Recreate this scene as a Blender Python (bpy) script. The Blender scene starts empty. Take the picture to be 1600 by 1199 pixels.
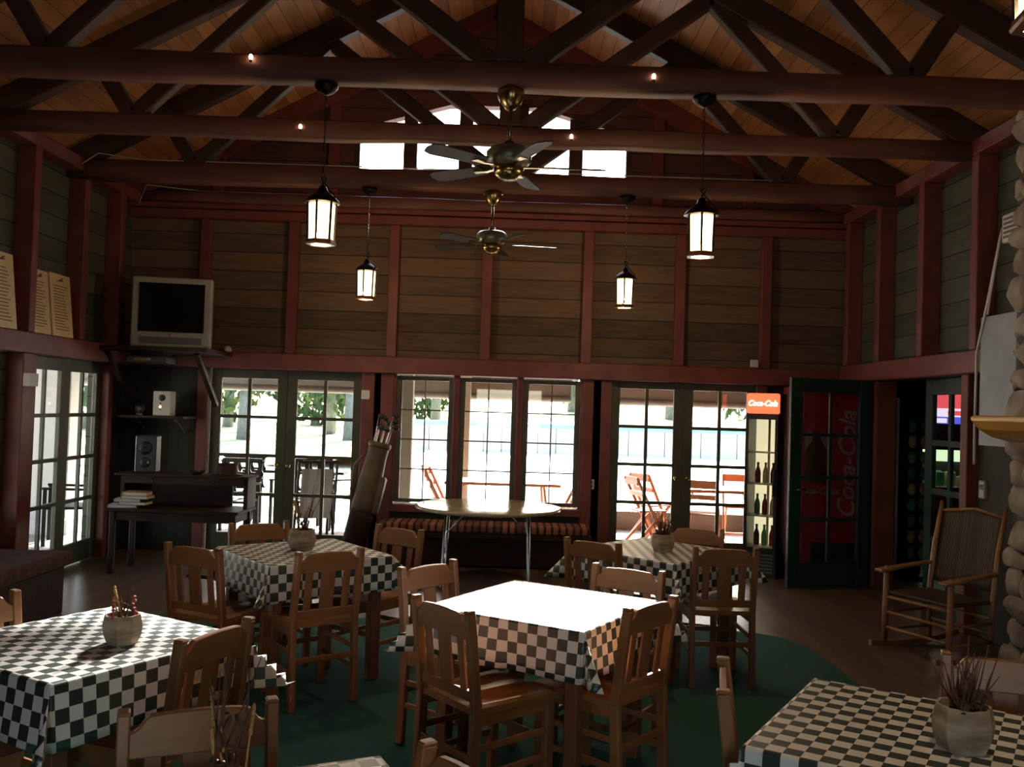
import bpy, bmesh, math, random
from mathutils import Matrix, Vector, Euler
random.seed(7)
S = bpy.context.scene
COL = S.collection
R = math.radians
PI = math.pi

# ------------------------------------------------------------------ camera, world, lights, exposure
cd = bpy.data.cameras.new('camera'); cam = bpy.data.objects.new('camera', cd); COL.objects.link(cam)
cd.sensor_width = 36; cd.lens = 36 * 1440 / 1600; cd.clip_start = .05; cd.clip_end = 400
MT = Matrix(((0.9994849, -0.0319835, -0.0026375), (-0.003471, -0.0260327, -0.9996551), (0.0319038, 0.9991493, -0.0261303)))
cam.matrix_world = Matrix.Translation((0, 0, 1.67)) @ MT.to_4x4()
S.camera = cam

w = bpy.data.worlds.new('sky'); S.world = w; w.use_nodes = True
nt = w.node_tree; nt.nodes.clear()
wo = nt.nodes.new('ShaderNodeOutputWorld'); bg = nt.nodes.new('ShaderNodeBackground')
sk = nt.nodes.new('ShaderNodeTexSky'); sk.sky_type = 'NISHITA'; sk.sun_disc = False
sk.sun_elevation = R(32.6); sk.sun_rotation = R(3); sk.air_density = 1.2; sk.dust_density = 1.5
bg.inputs['Strength'].default_value = .8
nt.links.new(sk.outputs[0], bg.inputs[0]); nt.links.new(bg.outputs[0], wo.inputs[0])

sd = bpy.data.lights.new('sun', 'SUN'); sd.energy = 38; sd.angle = R(4); sd.color = (1, .95, .86)
so = bpy.data.objects.new('sun', sd); COL.objects.link(so)
so.rotation_euler = Vector((-.068, -.857, -.514)).to_track_quat('-Z', 'Y').to_euler()

def area(name, loc, aim, sx, sy, e, col):
    d = bpy.data.lights.new(name, 'AREA'); d.shape = 'RECTANGLE'; d.size = sx; d.size_y = sy; d.energy = e; d.color = col
    o = bpy.data.objects.new(name, d); COL.objects.link(o); o.location = loc
    o.rotation_euler = (Vector(aim) - Vector(loc)).to_track_quat('-Z', 'Y').to_euler()
    return o
# added fill light at the back wall opening, behind the camera
area('window_daylight', (0, -2.3, 1.6), (0, 6, 1.2), 1.6, 1.0, 2, (1, .95, .88))

S.view_settings.view_transform = 'Standard'; S.view_settings.look = 'None'
S.view_settings.exposure = .6; S.view_settings.gamma = 1; S.view_settings.use_curve_mapping = False
S.cycles.use_denoising = True; S.cycles.max_bounces = 8; S.cycles.diffuse_bounces = 5
S.cycles.transparent_max_bounces = 24; S.cycles.sample_clamp_indirect = 4; S.cycles.caustics_reflective = False

# ------------------------------------------------------------------ materials
def newmat(name):
    m = bpy.data.materials.new(name); m.use_nodes = True
    n = m.node_tree; b = n.nodes['Principled BSDF']
    return m, n, b
def mat(name, c1, c2=None, rough=.5, metal=0, scale=4, stretch=(1, 1, 1), bump=0, spec=.5, detail=4):
    m, n, b = newmat(name)
    b.inputs['Roughness'].default_value = rough; b.inputs['Metallic'].default_value = metal
    b.inputs['Specular IOR Level'].default_value = spec
    if c2 is None: c2 = tuple(x * .82 for x in c1)
    tc = n.nodes.new('ShaderNodeTexCoord'); mp = n.nodes.new('ShaderNodeMapping'); mp.inputs['Scale'].default_value = stretch
    no = n.nodes.new('ShaderNodeTexNoise'); no.inputs['Scale'].default_value = scale; no.inputs['Detail'].default_value = detail
    rp = n.nodes.new('ShaderNodeValToRGB'); rp.color_ramp.elements[0].position = .3; rp.color_ramp.elements[1].position = .7
    rp.color_ramp.elements[0].color = (*c2, 1); rp.color_ramp.elements[1].color = (*c1, 1)
    n.links.new(tc.outputs['Object'], mp.inputs[0]); n.links.new(mp.outputs[0], no.inputs['Vector'])
    n.links.new(no.outputs['Fac'], rp.inputs[0]); n.links.new(rp.outputs[0], b.inputs['Base Color'])
    if bump:
        bp = n.nodes.new('ShaderNodeBump'); bp.inputs['Strength'].default_value = bump; bp.inputs['Distance'].default_value = .01
        n.links.new(no.outputs['Fac'], bp.inputs['Height']); n.links.new(bp.outputs[0], b.inputs['Normal'])
    return m
def planks(name, c1, c2, axis, width, groove=.05, rough=.6, stretch=(1, 1, 1), scale=5, spec=.4):
    m, n, b = newmat(name); b.inputs['Roughness'].default_value = rough; b.inputs['Specular IOR Level'].default_value = spec
    N = n.nodes.new; L = n.links.new
    tc = N('ShaderNodeTexCoord'); sp = N('ShaderNodeSeparateXYZ'); L(tc.outputs['Object'], sp.inputs[0])
    def mth(op, a, v=None):
        q = N('ShaderNodeMath'); q.operation = op; L(a, q.inputs[0])
        if v is not None: q.inputs[1].default_value = v
        return q.outputs[0]
    t = mth('DIVIDE', sp.outputs[axis], width); fr = mth('FRACT', t); fl = mth('FLOOR', t)
    g = mth('LESS_THAN', fr, groove)
    wn = N('ShaderNodeTexWhiteNoise'); wn.noise_dimensions = '1D'; L(fl, wn.inputs['W'])
    mp = N('ShaderNodeMapping'); mp.inputs['Scale'].default_value = stretch; L(tc.outputs['Object'], mp.inputs[0])
    cb = N('ShaderNodeCombineXYZ'); L(wn.outputs['Value'], cb.inputs[0]); L(wn.outputs['Value'], cb.inputs[1])
    ad = N('ShaderNodeVectorMath'); ad.operation = 'MULTIPLY_ADD'; L(cb.outputs[0], ad.inputs[0]); ad.inputs[1].default_value = (31, 17, 0); L(mp.outputs[0], ad.inputs[2])
    no = N('ShaderNodeTexNoise'); no.inputs['Scale'].default_value = scale; no.inputs['Detail'].default_value = 5; L(ad.outputs[0], no.inputs['Vector'])
    mx = N('ShaderNodeMath'); mx.operation = 'MULTIPLY_ADD'; L(wn.outputs['Value'], mx.inputs[0]); mx.inputs[1].default_value = .5; L(no.outputs['Fac'], mx.inputs[2])
    rp = N('ShaderNodeValToRGB'); rp.color_ramp.elements[0].position = .4; rp.color_ramp.elements[1].position = 1.05
    rp.color_ramp.elements[0].color = (*c2, 1); rp.color_ramp.elements[1].color = (*c1, 1); L(mx.outputs[0], rp.inputs[0])
    mc = N('ShaderNodeMix'); mc.data_type = 'RGBA'; L(g, mc.inputs['Factor']); L(rp.outputs[0], mc.inputs['A'])
    mc.inputs['B'].default_value = tuple(x * .25 for x in c2) + (1,)
    L(mc.outputs['Result'], b.inputs['Base Color'])
    bp = N('ShaderNodeBump'); bp.invert = True; bp.inputs['Strength'].default_value = .5; bp.inputs['Distance'].default_value = .01
    L(g, bp.inputs['Height']); L(bp.outputs[0], b.inputs['Normal'])
    return m
def emis(name, col, s):
    m, n, b = newmat(name); b.inputs['Base Color'].default_value = (*[min(1, c) for c in col], 1)
    b.inputs['Emission Color'].default_value = (*col, 1); b.inputs['Emission Strength'].default_value = s
    return m
def glass(name, tint=(1, 1, 1), refl=.06, rough=.02):
    m, n, b = newmat(name); n.nodes.remove(b)
    o = n.nodes['Material Output']; t = n.nodes.new('ShaderNodeBsdfTransparent'); g = n.nodes.new('ShaderNodeBsdfGlossy'); x = n.nodes.new('ShaderNodeMixShader')
    t.inputs[0].default_value = (*tint, 1); g.inputs['Roughness'].default_value = rough; x.inputs[0].default_value = refl
    n.links.new(t.outputs[0], x.inputs[1]); n.links.new(g.outputs[0], x.inputs[2]); n.links.new(x.outputs[0], o.inputs[0])
    return m
def checker_mat(name, a, b_, s):
    m, n, b = newmat(name); b.inputs['Roughness'].default_value = .4; b.inputs['Specular IOR Level'].default_value = .9
    tc = n.nodes.new('ShaderNodeTexCoord'); ck = n.nodes.new('ShaderNodeTexChecker'); ck.inputs['Scale'].default_value = 1 / s
    ck.inputs['Color1'].default_value = (*a, 1); ck.inputs['Color2'].default_value = (*b_, 1)
    n.links.new(tc.outputs['UV'], ck.inputs['Vector']); n.links.new(ck.outputs[0], b.inputs['Base Color'])
    return m

M = {}
M['boards'] = planks('wall_boards', (.165, .1, .062), (.062, .043, .03), 2, .205, .045, .75, (1, 1, 9), 3)
M['boards_side'] = planks('side_wall_boards', (.085, .09, .062), (.04, .044, .032), 2, .205, .06, .75, (1, 1, 9), 3)
M['gable_boards'] = planks('gable_boards', (.17, .07, .055), (.08, .035, .03), 2, .205, .05, .75, (1, 1, 9), 3)
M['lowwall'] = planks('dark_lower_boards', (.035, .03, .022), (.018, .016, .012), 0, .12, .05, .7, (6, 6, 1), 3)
M['red'] = mat('red_stained_timber', (.2, .047, .036), (.125, .03, .024), .55, 0, 5, (1, 1, 1), .15)
M['beam'] = mat('brown_red_beam', (.17, .062, .042), (.085, .032, .024), .6, 0, 5, (.4, 2, 2), .3)
M['rafter'] = mat('dark_truss_timber', (.075, .032, .02), (.042, .019, .013), .65, 0, 5, (1, 1, 1), .2)
M['roof'] = planks('roof_boards', (.46, .21, .085), (.24, .1, .04), 0, .14, .04, .6, (9, .8, 1), 2)
M['roof_top'] = mat('roof_shingles', (.1, .09, .08))
M['darkgreen'] = mat('dark_green_paint', (.012, .05, .04), (.008, .032, .028), .45, 0, 8)
M['olive'] = mat('olive_door_paint', (.085, .085, .05), (.05, .05, .032), .5, 0, 6)
M['greydoor'] = mat('grey_window_paint', (.11, .105, .085), (.07, .065, .055), .5, 0, 6)
M['floor'] = planks('floor_boards', (.17, .11, .075), (.085, .055, .04), 0, .09, .04, .32, (9, .8, 1), 2, .5)
M['carpet'] = mat('green_carpet', (.03, .1, .082), (.02, .068, .056), .95, 0, 120, (1, 1, 1), .3, .1)
M['glass'] = glass('window_glass')
M['oak'] = mat('honey_oak', (.3, .13, .052), (.19, .075, .028), .38, 0, 3, (6, 6, 1), .05)
M['oak_end'] = mat('honey_oak_rails', (.3, .13, .052), (.19, .075, .028), .38, 0, 3, (1, 6, 6), .05)
M['oak_seat'] = mat('honey_oak_seat', (.33, .14, .052), (.22, .085, .03), .3, 0, 3, (8, 1, 6), .03)
M['tableleg'] = mat('brown_table_wood', (.2, .075, .035), (.12, .042, .02), .45, 0, 3, (6, 6, 1))
M['cloth'] = checker_mat('checked_vinyl', (.78, .77, .75), (.018, .038, .034), .0485)
M['brass'] = mat('aged_brass', (.42, .33, .15), (.25, .19, .08), .25, 1)
M['fanmotor'] = mat('fan_motor_metal', (.2, .22, .16), (.12, .13, .1), .35, .6)
M['fanblade'] = mat('fan_blade_wood', (.035, .028, .022), (.022, .018, .014), .6, 0, 4, (1, 6, 6), 0, .25)
M['iron'] = mat('black_iron', (.022, .02, .018), (.012, .011, .01), .42, .7)
M['rimiron'] = mat('bronze_rim', (.3, .12, .05), (.2, .08, .035), .4, .4)
def lampglass():
    m, n, b = newmat('lit_amber_glass'); n.nodes.remove(b); o = n.nodes['Material Output']
    t = n.nodes.new('ShaderNodeBsdfTransparent'); e = n.nodes.new('ShaderNodeEmission'); x = n.nodes.new('ShaderNodeMixShader')
    t.inputs[0].default_value = (1, .9, .7, 1); e.inputs[0].default_value = (1, .66, .3, 1); e.inputs[1].default_value = 5.5; x.inputs[0].default_value = .5
    n.links.new(t.outputs[0], x.inputs[1]); n.links.new(e.outputs[0], x.inputs[2]); n.links.new(x.outputs[0], o.inputs[0]); return m
M['lamp'] = lampglass(); M['hotbulb'] = emis('hot_bulb', (1, .85, .6), 12)
M['bulb'] = emis('small_bulb', (1, .72, .45), 9)
M['silver'] = mat('silver_plastic', (.4, .38, .34), (.34, .32, .29), .45, .1)
M['screen'] = mat('dark_screen', (.01, .01, .01), (.008, .008, .008), .06, 0)
M['black'] = mat('black_plastic', (.015, .015, .016), (.01, .01, .01), .4)
M['white'] = mat('white_plastic', (.62, .6, .56), (.55, .53, .5), .5)
M['paper'] = mat('paper', (.75, .72, .66), (.7, .67, .6), .8)
M['cream'] = mat('cream_board', (.72, .55, .3), (.62, .46, .24), .6)
M['ink'] = mat('dark_ink', (.09, .05, .025))
M['darkwood'] = mat('dark_walnut', (.045, .02, .013), (.025, .012, .008), .6, 0, 4, (1, 6, 6), 0, .2)
M['tan'] = mat('worn_tan_leather', (.15, .1, .06), (.07, .042, .026), .6, 0, 7)
M['chrome'] = mat('steel', (.55, .55, .55), (.45, .45, .45), .28, 1)
M['foldtop'] = mat('varnished_tabletop', (.42, .36, .2), (.3, .25, .14), .16, 0, 3, (1, 7, 1))
M['cokered'] = mat('red_enamel', (.2, .008, .012), (.16, .006, .009), .35)
M['fadedwhite'] = mat('faded_white_print', (.2, .15, .14), (.15, .11, .1), .5)  # white print with the dark corner's shade put into its colour
M['cokelit'] = emis('lit_red_header', (1, .1, .04), 1.6)
M['cokewhite'] = emis('lit_white_lettering', (1, .9, .75), 4)
M['coolglow'] = emis('cooler_light', (1, .9, .55), .55)
M['whitepaint'] = mat('white_paint', (.6, .57, .55), (.52, .5, .48), .4)
M['wicker'] = planks('woven_wicker', (.1, .056, .03), (.045, .026, .015), 0, .02, .3, .6, (20, 20, 20), 3)
M['cushion'] = planks('striped_cushion', (.4, .15, .075), (.12, .05, .035), 0, .075, .35, .85, (1, 1, 1), 6)
M['benchcloth'] = mat('brown_patterned_cloth', (.13, .06, .045), (.05, .03, .025), .9, 0, 28, (1, 1, 1), 0, .2)
M['stone'] = mat('field_stone', (.42, .34, .27), (.17, .13, .11), .85, 0, 5, (1, 1, 1), .5, .3)
M['mortar'] = mat('dark_mortar', (.1, .085, .07), (.06, .05, .045), .9, 0, 12)
M['mantel'] = mat('golden_varnished_log', (.66, .36, .08), (.48, .23, .04), .22, 0, 3, (4, 1, 4))
M['slate'] = mat('grey_zinc_sheet', (.3, .31, .32), (.2, .21, .22), .5, .2, 3)
M['bark'] = mat('birch_bark', (.5, .4, .3), (.2, .13, .09), .8, 0, 9, (1, 1, 3), .3)
M['twig'] = mat('dry_twig', (.13, .06, .04), (.06, .03, .02), .8)
M['straw'] = mat('dry_straw', (.55, .33, .11), (.4, .22, .07), .8)
M['berry'] = mat('red_berry', (.4, .03, .02))
M['rockwood'] = mat('rocker_wood', (.34, .16, .06), (.2, .09, .035), .4, 0, 3, (6, 6, 1))
M['porch'] = planks('porch_boards', (.42, .38, .33), (.32, .28, .24), 0, .12, .05, .7, (6, 1, 1), 2)
M['porchdark'] = mat('porch_brown', (.2, .175, .15), (.14, .125, .105), .7)
M['postpaint'] = mat('pale_post_paint', (.36, .34, .27), (.29, .27, .21), .6)
M['patio'] = mat('patio_metal', (.022, .018, .014), (.014, .012, .01), .6, 0, 4, (1, 1, 1), 0, .2)
M['orangewood'] = mat('orange_folding_wood', (.5, .18, .07), (.36, .12, .045), .45)
M['canvas'] = mat('grey_stripe_canvas', (.2, .19, .19), (.1, .095, .09), .8, 0, 30, (1, .05, .05))
M['yard'] = mat('pale_gravel_yard', (.82, .8, .72), (.72, .69, .6), .9, 0, .6)
M['hill'] = mat('dry_grass_hill', (.55, .5, .27), (.4, .4, .2), .95, 0, .5)
M['fence'] = planks('grey_fence_boards', (.62, .57, .48), (.5, .46, .39), 0, .55, .05, .8, (1, 1, 1), 2)
M['fencecap'] = mat('pale_blue_fence_cap', (.2, .55, .6), (.17, .48, .53), .6)
M['trunk'] = mat('grey_blue_trunk', (.2, .22, .22), (.1, .11, .11), .9, 0, 5, (4, 4, 1), .4)
M['leaf'] = mat('tree_leaves', (.055, .12, .028), (.022, .055, .016), .6, 0, 1.5)
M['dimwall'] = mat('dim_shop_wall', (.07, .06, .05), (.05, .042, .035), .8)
M['scr_red'] = emis('screen_red', (1, .12, .14), .55)
M['scr_white'] = emis('screen_white', (.9, .8, .95), .7)
M['scr_blue'] = emis('screen_blue', (.12, .14, .85), .6)
M['shelf_lit'] = emis('cooler_shelf_light', (.75, 1, .6), .7)
M['pack1'] = mat('pack_green', (.1, .35, .18)); M['pack2'] = mat('pack_cream', (.5, .42, .3)); M['pack3'] = mat('pack_blue', (.06, .22, .3))
M['book1'] = mat('tan_book_cover', (.42, .26, .09)); M['book2'] = mat('pale_blue_book_cover', (.55, .66, .7)); M['book3'] = mat('brown_book_cover', (.26, .16, .08))
M['charcoal'] = mat('charcoal_case', (.045, .045, .05), (.035, .035, .04), .5)
M['grey'] = mat('grey_cabinet', (.12, .12, .125))

# ------------------------------------------------------------------ mesh builder
class MB:
    def __init__(s): s.v = []; s.f = []; s.sm = []
    def add(s, vs, fs, smooth=False):
        k = len(s.v); s.v += [tuple(p) for p in vs]
        for f in fs: s.f.append([i + k for i in f]); s.sm.append(smooth)
        return s
    def box(s, x0, x1, y0, y1, z0, z1, mx=None):
        vs = [Vector((x, y, z)) for z in (z0, z1) for y in (y0, y1) for x in (x0, x1)]
        if mx: vs = [mx @ p for p in vs]
        return s.add(vs, [(0, 2, 3, 1), (4, 5, 7, 6), (0, 1, 5, 4), (2, 6, 7, 3), (0, 4, 6, 2), (1, 3, 7, 5)])
    def bar(s, a, b, w, h, up=(0, 0, 1), seg=1, jit=0, w2=None, h2=None):
        a = Vector(a); b = Vector(b); d = (b - a).normalized(); u = Vector(up)
        if abs(d.dot(u)) > .98: u = Vector((0, 1, 0))
        sx = d.cross(u).normalized(); uz = sx.cross(d).normalized()
        w2 = w if w2 is None else w2; h2 = h if h2 is None else h2
        c = .22 if jit else 0; rings = []
        for i in range(seg + 1):
            t = i / seg; p = a.lerp(b, t); ww = (w + (w2 - w) * t) / 2; hh = (h + (h2 - h) * t) / 2
            j = [random.uniform(-jit, jit) for _ in range(4)]
            if c: pts = [(-ww, -hh + c * hh), (-ww + c * ww, -hh), (ww - c * ww, -hh), (ww, -hh + c * hh), (ww, hh - c * hh), (ww - c * ww, hh), (-ww + c * ww, hh), (-ww, hh - c * hh)]
            else: pts = [(-ww, -hh), (ww, -hh), (ww, hh), (-ww, hh)]
            rings.append([p + sx * (x + j[0] * (1 if x > 0 else -1) + j[2]) + uz * (z + j[1] * (1 if z > 0 else -1) + j[3]) for x, z in pts])
        n = len(rings[0]); vs = [p for r in rings for p in r]; fs = [tuple(range(n - 1, -1, -1)), tuple(range(seg * n, seg * n + n))]
        for i in range(seg):
            for k in range(n): fs.append((i * n + k, i * n + (k + 1) % n, (i + 1) * n + (k + 1) % n, (i + 1) * n + k))
        return s.add(vs, fs, bool(jit))
    def tube(s, pts, r, seg=8):
        pts = [Vector(p) for p in pts]; rs = r if isinstance(r, (list, tuple)) else [r] * len(pts); rings = []
        ref = None
        for i, p in enumerate(pts):
            d = (pts[min(i + 1, len(pts) - 1)] - pts[max(i - 1, 0)]).normalized()
            if ref is None: ref = Vector((0, 0, 1)) if abs(d.z) < .9 else Vector((1, 0, 0))
            x = d.cross(ref).normalized(); y = x.cross(d).normalized(); ref = y
            rings.append([p + (x * math.cos(2 * PI * k / seg) + y * math.sin(2 * PI * k / seg)) * rs[i] for k in range(seg)])
        vs = [p for q in rings for p in q]; n = seg; fs = [tuple(range(n - 1, -1, -1)), tuple(range((len(pts) - 1) * n, len(pts) * n))]
        for i in range(len(pts) - 1):
            for k in range(n): fs.append((i * n + k, i * n + (k + 1) % n, (i + 1) * n + (k + 1) % n, (i + 1) * n + k))
        return s.add(vs, fs, True)
    def lathe(s, prof, seg=20, c=(0, 0, 0), mx=None, smooth=True, ph=0, caps=True):
        c = Vector(c); vs = []; fs = []
        for r, z in prof:
            for k in range(seg):
                a = 2 * PI * k / seg + ph; p = Vector((r * math.cos(a), r * math.sin(a), z))
                vs.append((mx @ p if mx else p) + c)
        for i in range(len(prof) - 1):
            for k in range(seg): fs.append((i * seg + k, i * seg + (k + 1) % seg, (i + 1) * seg + (k + 1) % seg, (i + 1) * seg + k))
        if not caps: return s.add(vs, fs, smooth)
        fs.append(tuple(range(seg - 1, -1, -1))); m = (len(prof) - 1) * seg; fs.append(tuple(range(m, m + seg)))
        return s.add(vs, fs, smooth)
    def prism(s, poly, o, ax, ay, n, t):
        o, ax, ay, n = Vector(o), Vector(ax), Vector(ay), Vector(n)
        lo = [o + ax * x + ay * y for x, y in poly]; hi = [p + n * t for p in lo]; k = len(poly)
        return s.add(lo + hi, [tuple(range(k - 1, -1, -1)), tuple(range(k, 2 * k))] + [(i, (i + 1) % k, k + (i + 1) % k, k + i) for i in range(k)])
    def blob(s, c, rad, jit=.15, sub=2, mx=None, seed=0):
        b = bmesh.new(); bmesh.ops.create_icosphere(b, subdivisions=sub, radius=1); rn = random.Random(seed)
        ph = [rn.uniform(0, 6) for _ in range(6)]; vs = []
        for v in b.verts:
            p = v.co; q = 1 + jit * (math.sin(3 * p.x + ph[0]) * math.cos(2.5 * p.y + ph[1]) + .6 * math.sin(4 * p.z + ph[2] + 2 * p.x)) + rn.uniform(-jit, jit) * .25
            p = Vector((p.x * rad[0], p.y * rad[1], p.z * rad[2])) * q
            vs.append((mx @ p if mx else p) + Vector(c))
        fs = [tuple(v.index for v in f.verts) for f in b.faces]; b.free()
        return s.add(vs, fs, True)
    def build(s, name, m, parent=None, loc=None, bevel=0, rot=None, seg=1):
        me = bpy.data.meshes.new(name); me.from_pydata(s.v, [], s.f); me.polygons.foreach_set('use_smooth', s.sm)
        b = bmesh.new(); b.from_mesh(me); bmesh.ops.recalc_face_normals(b, faces=b.faces); b.to_mesh(me); b.free()
        me.materials.append(m if not isinstance(m, str) else M[m]); me.update()
        o = bpy.data.objects.new(name, me); COL.objects.link(o)
        if parent: o.parent = parent
        if loc: o.location = loc
        if rot: o.rotation_euler = rot
        if bevel:
            q = o.modifiers.new('bevel', 'BEVEL'); q.width = bevel; q.segments = seg; q.limit_method = 'ANGLE'; q.angle_limit = R(40)
        return o
def tag(o, label, cat, group=None, kind=None):
    o['label'] = label; o['category'] = cat
    if group: o['group'] = group
    if kind: o['kind'] = kind
    return o
def empty(name, loc, rz=0, label=None, cat=None, group=None, kind=None):
    o = bpy.data.objects.new(name, None); COL.objects.link(o); o.location = loc; o.rotation_euler = (0, 0, rz); o.empty_display_size = .1
    if label: tag(o, label, cat, group, kind)
    return o
def dup(o, parent=None):
    c = o.copy(); COL.objects.link(c); c.parent = parent
    for ch in [x for x in COL.objects if x.parent == o]: dup(ch, c)
    return c
def textmesh(name, body, size, m, parent, loc, rot, shear=.25, ext=.002, sx=1):
    cu = bpy.data.curves.new('t', 'FONT'); cu.body = body; cu.size = size; cu.shear = shear; cu.extrude = ext; cu.align_x = 'CENTER'; cu.align_y = 'CENTER'; cu.offset = size * .012
    t = bpy.data.objects.new('t', cu); COL.objects.link(t); dg = bpy.context.evaluated_depsgraph_get(); dg.update()
    me = bpy.data.meshes.new_from_object(t.evaluated_get(dg)); bpy.data.objects.remove(t)
    me.name = name; me.materials.clear(); me.materials.append(M[m]); o = bpy.data.objects.new(name, me); COL.objects.link(o)
    o.parent = parent; o.location = loc; o.rotation_euler = rot; o.scale = (sx, 1, 1)
    return o

# ------------------------------------------------------------------ shell
XL, XR, YF, YB = -4.2, 3.72, 10.1, -2.5
RX = -.26; ZP = 3.87; SL = .54
def roofz(x): return ZP + .08 + SL * (3.96 - abs(x - RX))
tag(MB().box(XL - .3, 8, YB, YF + .16, -.12, 0).build('floor', 'floor'), 'dark wooden board floor of the hall, bare at right by the open green door', 'floor', kind='structure')

# far wall
wf = MB()
y0, y1 = YF, YF + .14
for x0, x1, z0, z1 in [(XL, -3.28, 0, 2.0), (-1.6, -1.27, 0, 2.0), (-1.27, .82, 0, .58), (.82, 1.11, 0, 2.0), (2.72, XR, 0, 2.0), (XL, XR, 2.0, ZP)]:
    wf.box(x0, x1, y0, y1, z0, z1)
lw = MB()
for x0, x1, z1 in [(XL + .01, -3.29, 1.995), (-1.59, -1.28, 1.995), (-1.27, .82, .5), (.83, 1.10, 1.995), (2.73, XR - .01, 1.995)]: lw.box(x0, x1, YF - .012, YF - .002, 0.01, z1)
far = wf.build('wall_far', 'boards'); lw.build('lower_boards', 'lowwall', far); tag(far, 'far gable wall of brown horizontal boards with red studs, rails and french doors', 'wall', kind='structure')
g = MB()
def zr(x): return roofz(x)
zb, ze, zt = 4.03, 4.7, 4.99; xl, xr = -.75, .23; xa, xb = -1.76, 1.24
P = [(XL, ZP), (XR, ZP), (XR, zr(XR)), (XR - .5, zr(XR - .5)), (xb, zb), (xa, zb), (XL + .5, zr(XL + .5)), (XL, zr(XL))]
g.prism([(XL, ZP), (XR, ZP), (XR, zb), (XL, zb)], (0, y0, 0), (1, 0, 0), (0, 0, 1), (0, 1, 0), .14)
xs = lambda z: 3.96 - (z - ZP - .08) / SL
g.prism([(RX - xs(zb), zb), (xa, zb), (xa, ze), (xl, zt), (RX, zt), (RX, zr(RX))], (0, y0, 0), (1, 0, 0), (0, 0, 1), (0, 1, 0), .14)
g.prism([(RX + xs(zb), zb), (xb, zb), (xb, ze), (xr, zt), (RX, zt), (RX, zr(RX))], (0, y0, 0), (1, 0, 0), (0, 0, 1), (0, 1, 0), .14)
g.build('gable_boards', 'gable_boards', far)
for x in (-3.36, -2.4, -1.3, -.28, .82, 1.83, 2.77):
    MB().box(x - .055, x + .055, YF - .1, YF, 2.18, 3.62).build('stud', 'red', far, bevel=.006)
for x in (-3.25, -2.0, 1.55, 2.55):
    MB().box(x - .06, x + .06, YF - .09, YF, ZP, zr(x) - .1).build('stud', 'red', far, bevel=.006)
MB().box(XL, XR, YF - .12, YF, 2.0, 2.18).build('rail', 'red', far, bevel=.008)
MB().box(XL, XR, YF - .13, YF, 3.62, 3.72).build('rail', 'red', far, bevel=.008)
MB().box(XL, XR, YF - .15, YF, 3.73, 3.785).build('rail', 'red', far, bevel=.008)
MB().bar((XL, YF - .1, ZP - .02), (XR, YF - .1, ZP - .02), .14, .12, (0, 0, 1), 10, .006).build('tie_beam', 'beam', far)
for sgn in (-1, 1):
    MB().bar((RX + sgn * 3.9, YF - .1, zr(RX + 3.9) - .1), (RX, YF - .1, zr(RX) - .1), .12, .18).build('rafter', 'red', far)
for x in (-1.54, -1.33):
    MB().box(x - .07, x + .07, YF - .05, YF, 0, 2.0).build('door_trim', 'red', far, bevel=.006)
for x in (.865, 1.065):
    MB().box(x - .06, x + .06, YF - .05, YF, 0, 2.0).build('door_trim', 'red', far, bevel=.006)
for x in (-3.34, 2.76):
    MB().box(x - .06, x + .06, YF - .05, YF, 0, 2.0).build('door_trim', 'red', far, bevel=.006)
MB().box(-1.47, -1.40, YF - .012, YF, 0, 2.0).build('dark_panel', 'darkgreen', far)
MB().box(.925, 1.005, YF - .012, YF, 0, 2.0).build('dark_panel', 'darkgreen', far)
MB().box(-1.27, .82, YF - .06, YF, .5, .58).build('sill', 'red', far, bevel=.006)

def lattice(name, parent, m, w, h, stile, top, bot, cols, rows, mun, t=.045, pane=True, glassmat='glass'):
    """a glazed leaf in local x 0..w, z 0..h, y -t/2..t/2"""
    b = MB(); b.box(0, stile, -t / 2, t / 2, 0, h); b.box(w - stile, w, -t / 2, t / 2, 0, h)
    b.box(stile, w - stile, -t / 2, t / 2, 0, bot); b.box(stile, w - stile, -t / 2, t / 2, h - top, h)
    fr = b.build(name, m, parent, bevel=.004)
    c = MB(); iw = w - 2 * stile; ih = h - top - bot
    for i in range(1, cols): c.box(stile + iw * i / cols - mun / 2, stile + iw * i / cols + mun / 2, -t / 2 + .008, t / 2 - .008, bot, h - top)
    for i in range(1, rows): c.box(stile, w - stile, -t / 2 + .006, t / 2 - .006, bot + ih * i / rows - mun / 2, bot + ih * i / rows + mun / 2)
    mu = c.build('muntin', m, fr)
    if pane: MB().box(stile, w - stile, -.002, .002, bot, h - top).build('pane', glassmat, fr)
    return fr
def leaf(parent, x, y, z, rz, *a, **k):
    f = lattice('leaf', parent, *a, **k); f.location = (x, y, z); f.rotation_euler = (0, 0, rz); return f
def setting(name, label, cat):
    return empty(name, (0, 0, 0), 0, label, cat, None, 'structure')
d1 = setting('door_1', 'pair of glazed french doors at left of far wall, patio chairs behind', 'door')
for x in (-3.268, -2.435):
    f = leaf(d1, x, YF + .05, .01, 0, 'olive', .832, 1.99, .108, .1, .2, 2, 4, .035)
    MB().lathe([(.012, 0), (.012, .04), (.026, .05), (.028, .07), (.015, .085)], 12, (0, 0, 0), Matrix.Rotation(R(90), 4, 'X')).build('knob', 'brass', f, loc=(.76 if x < -3 else .05, -.02, .95))
d2 = setting('door_2', 'pair of glazed french doors at right of far wall beside the drinks cooler', 'door')
for x in (1.115, 1.919):
    f = leaf(d2, x, YF + .05, .01, 0, 'olive', .803, 1.99, .105, .08, .25, 2, 4, .035)
    MB().lathe([(.012, 0), (.012, .04), (.026, .05), (.028, .07), (.015, .085)], 12, (0, 0, 0), Matrix.Rotation(R(90), 4, 'X')).build('knob', 'brass', f, loc=(.73 if x < 1.5 else .05, -.02, .95))
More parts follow.
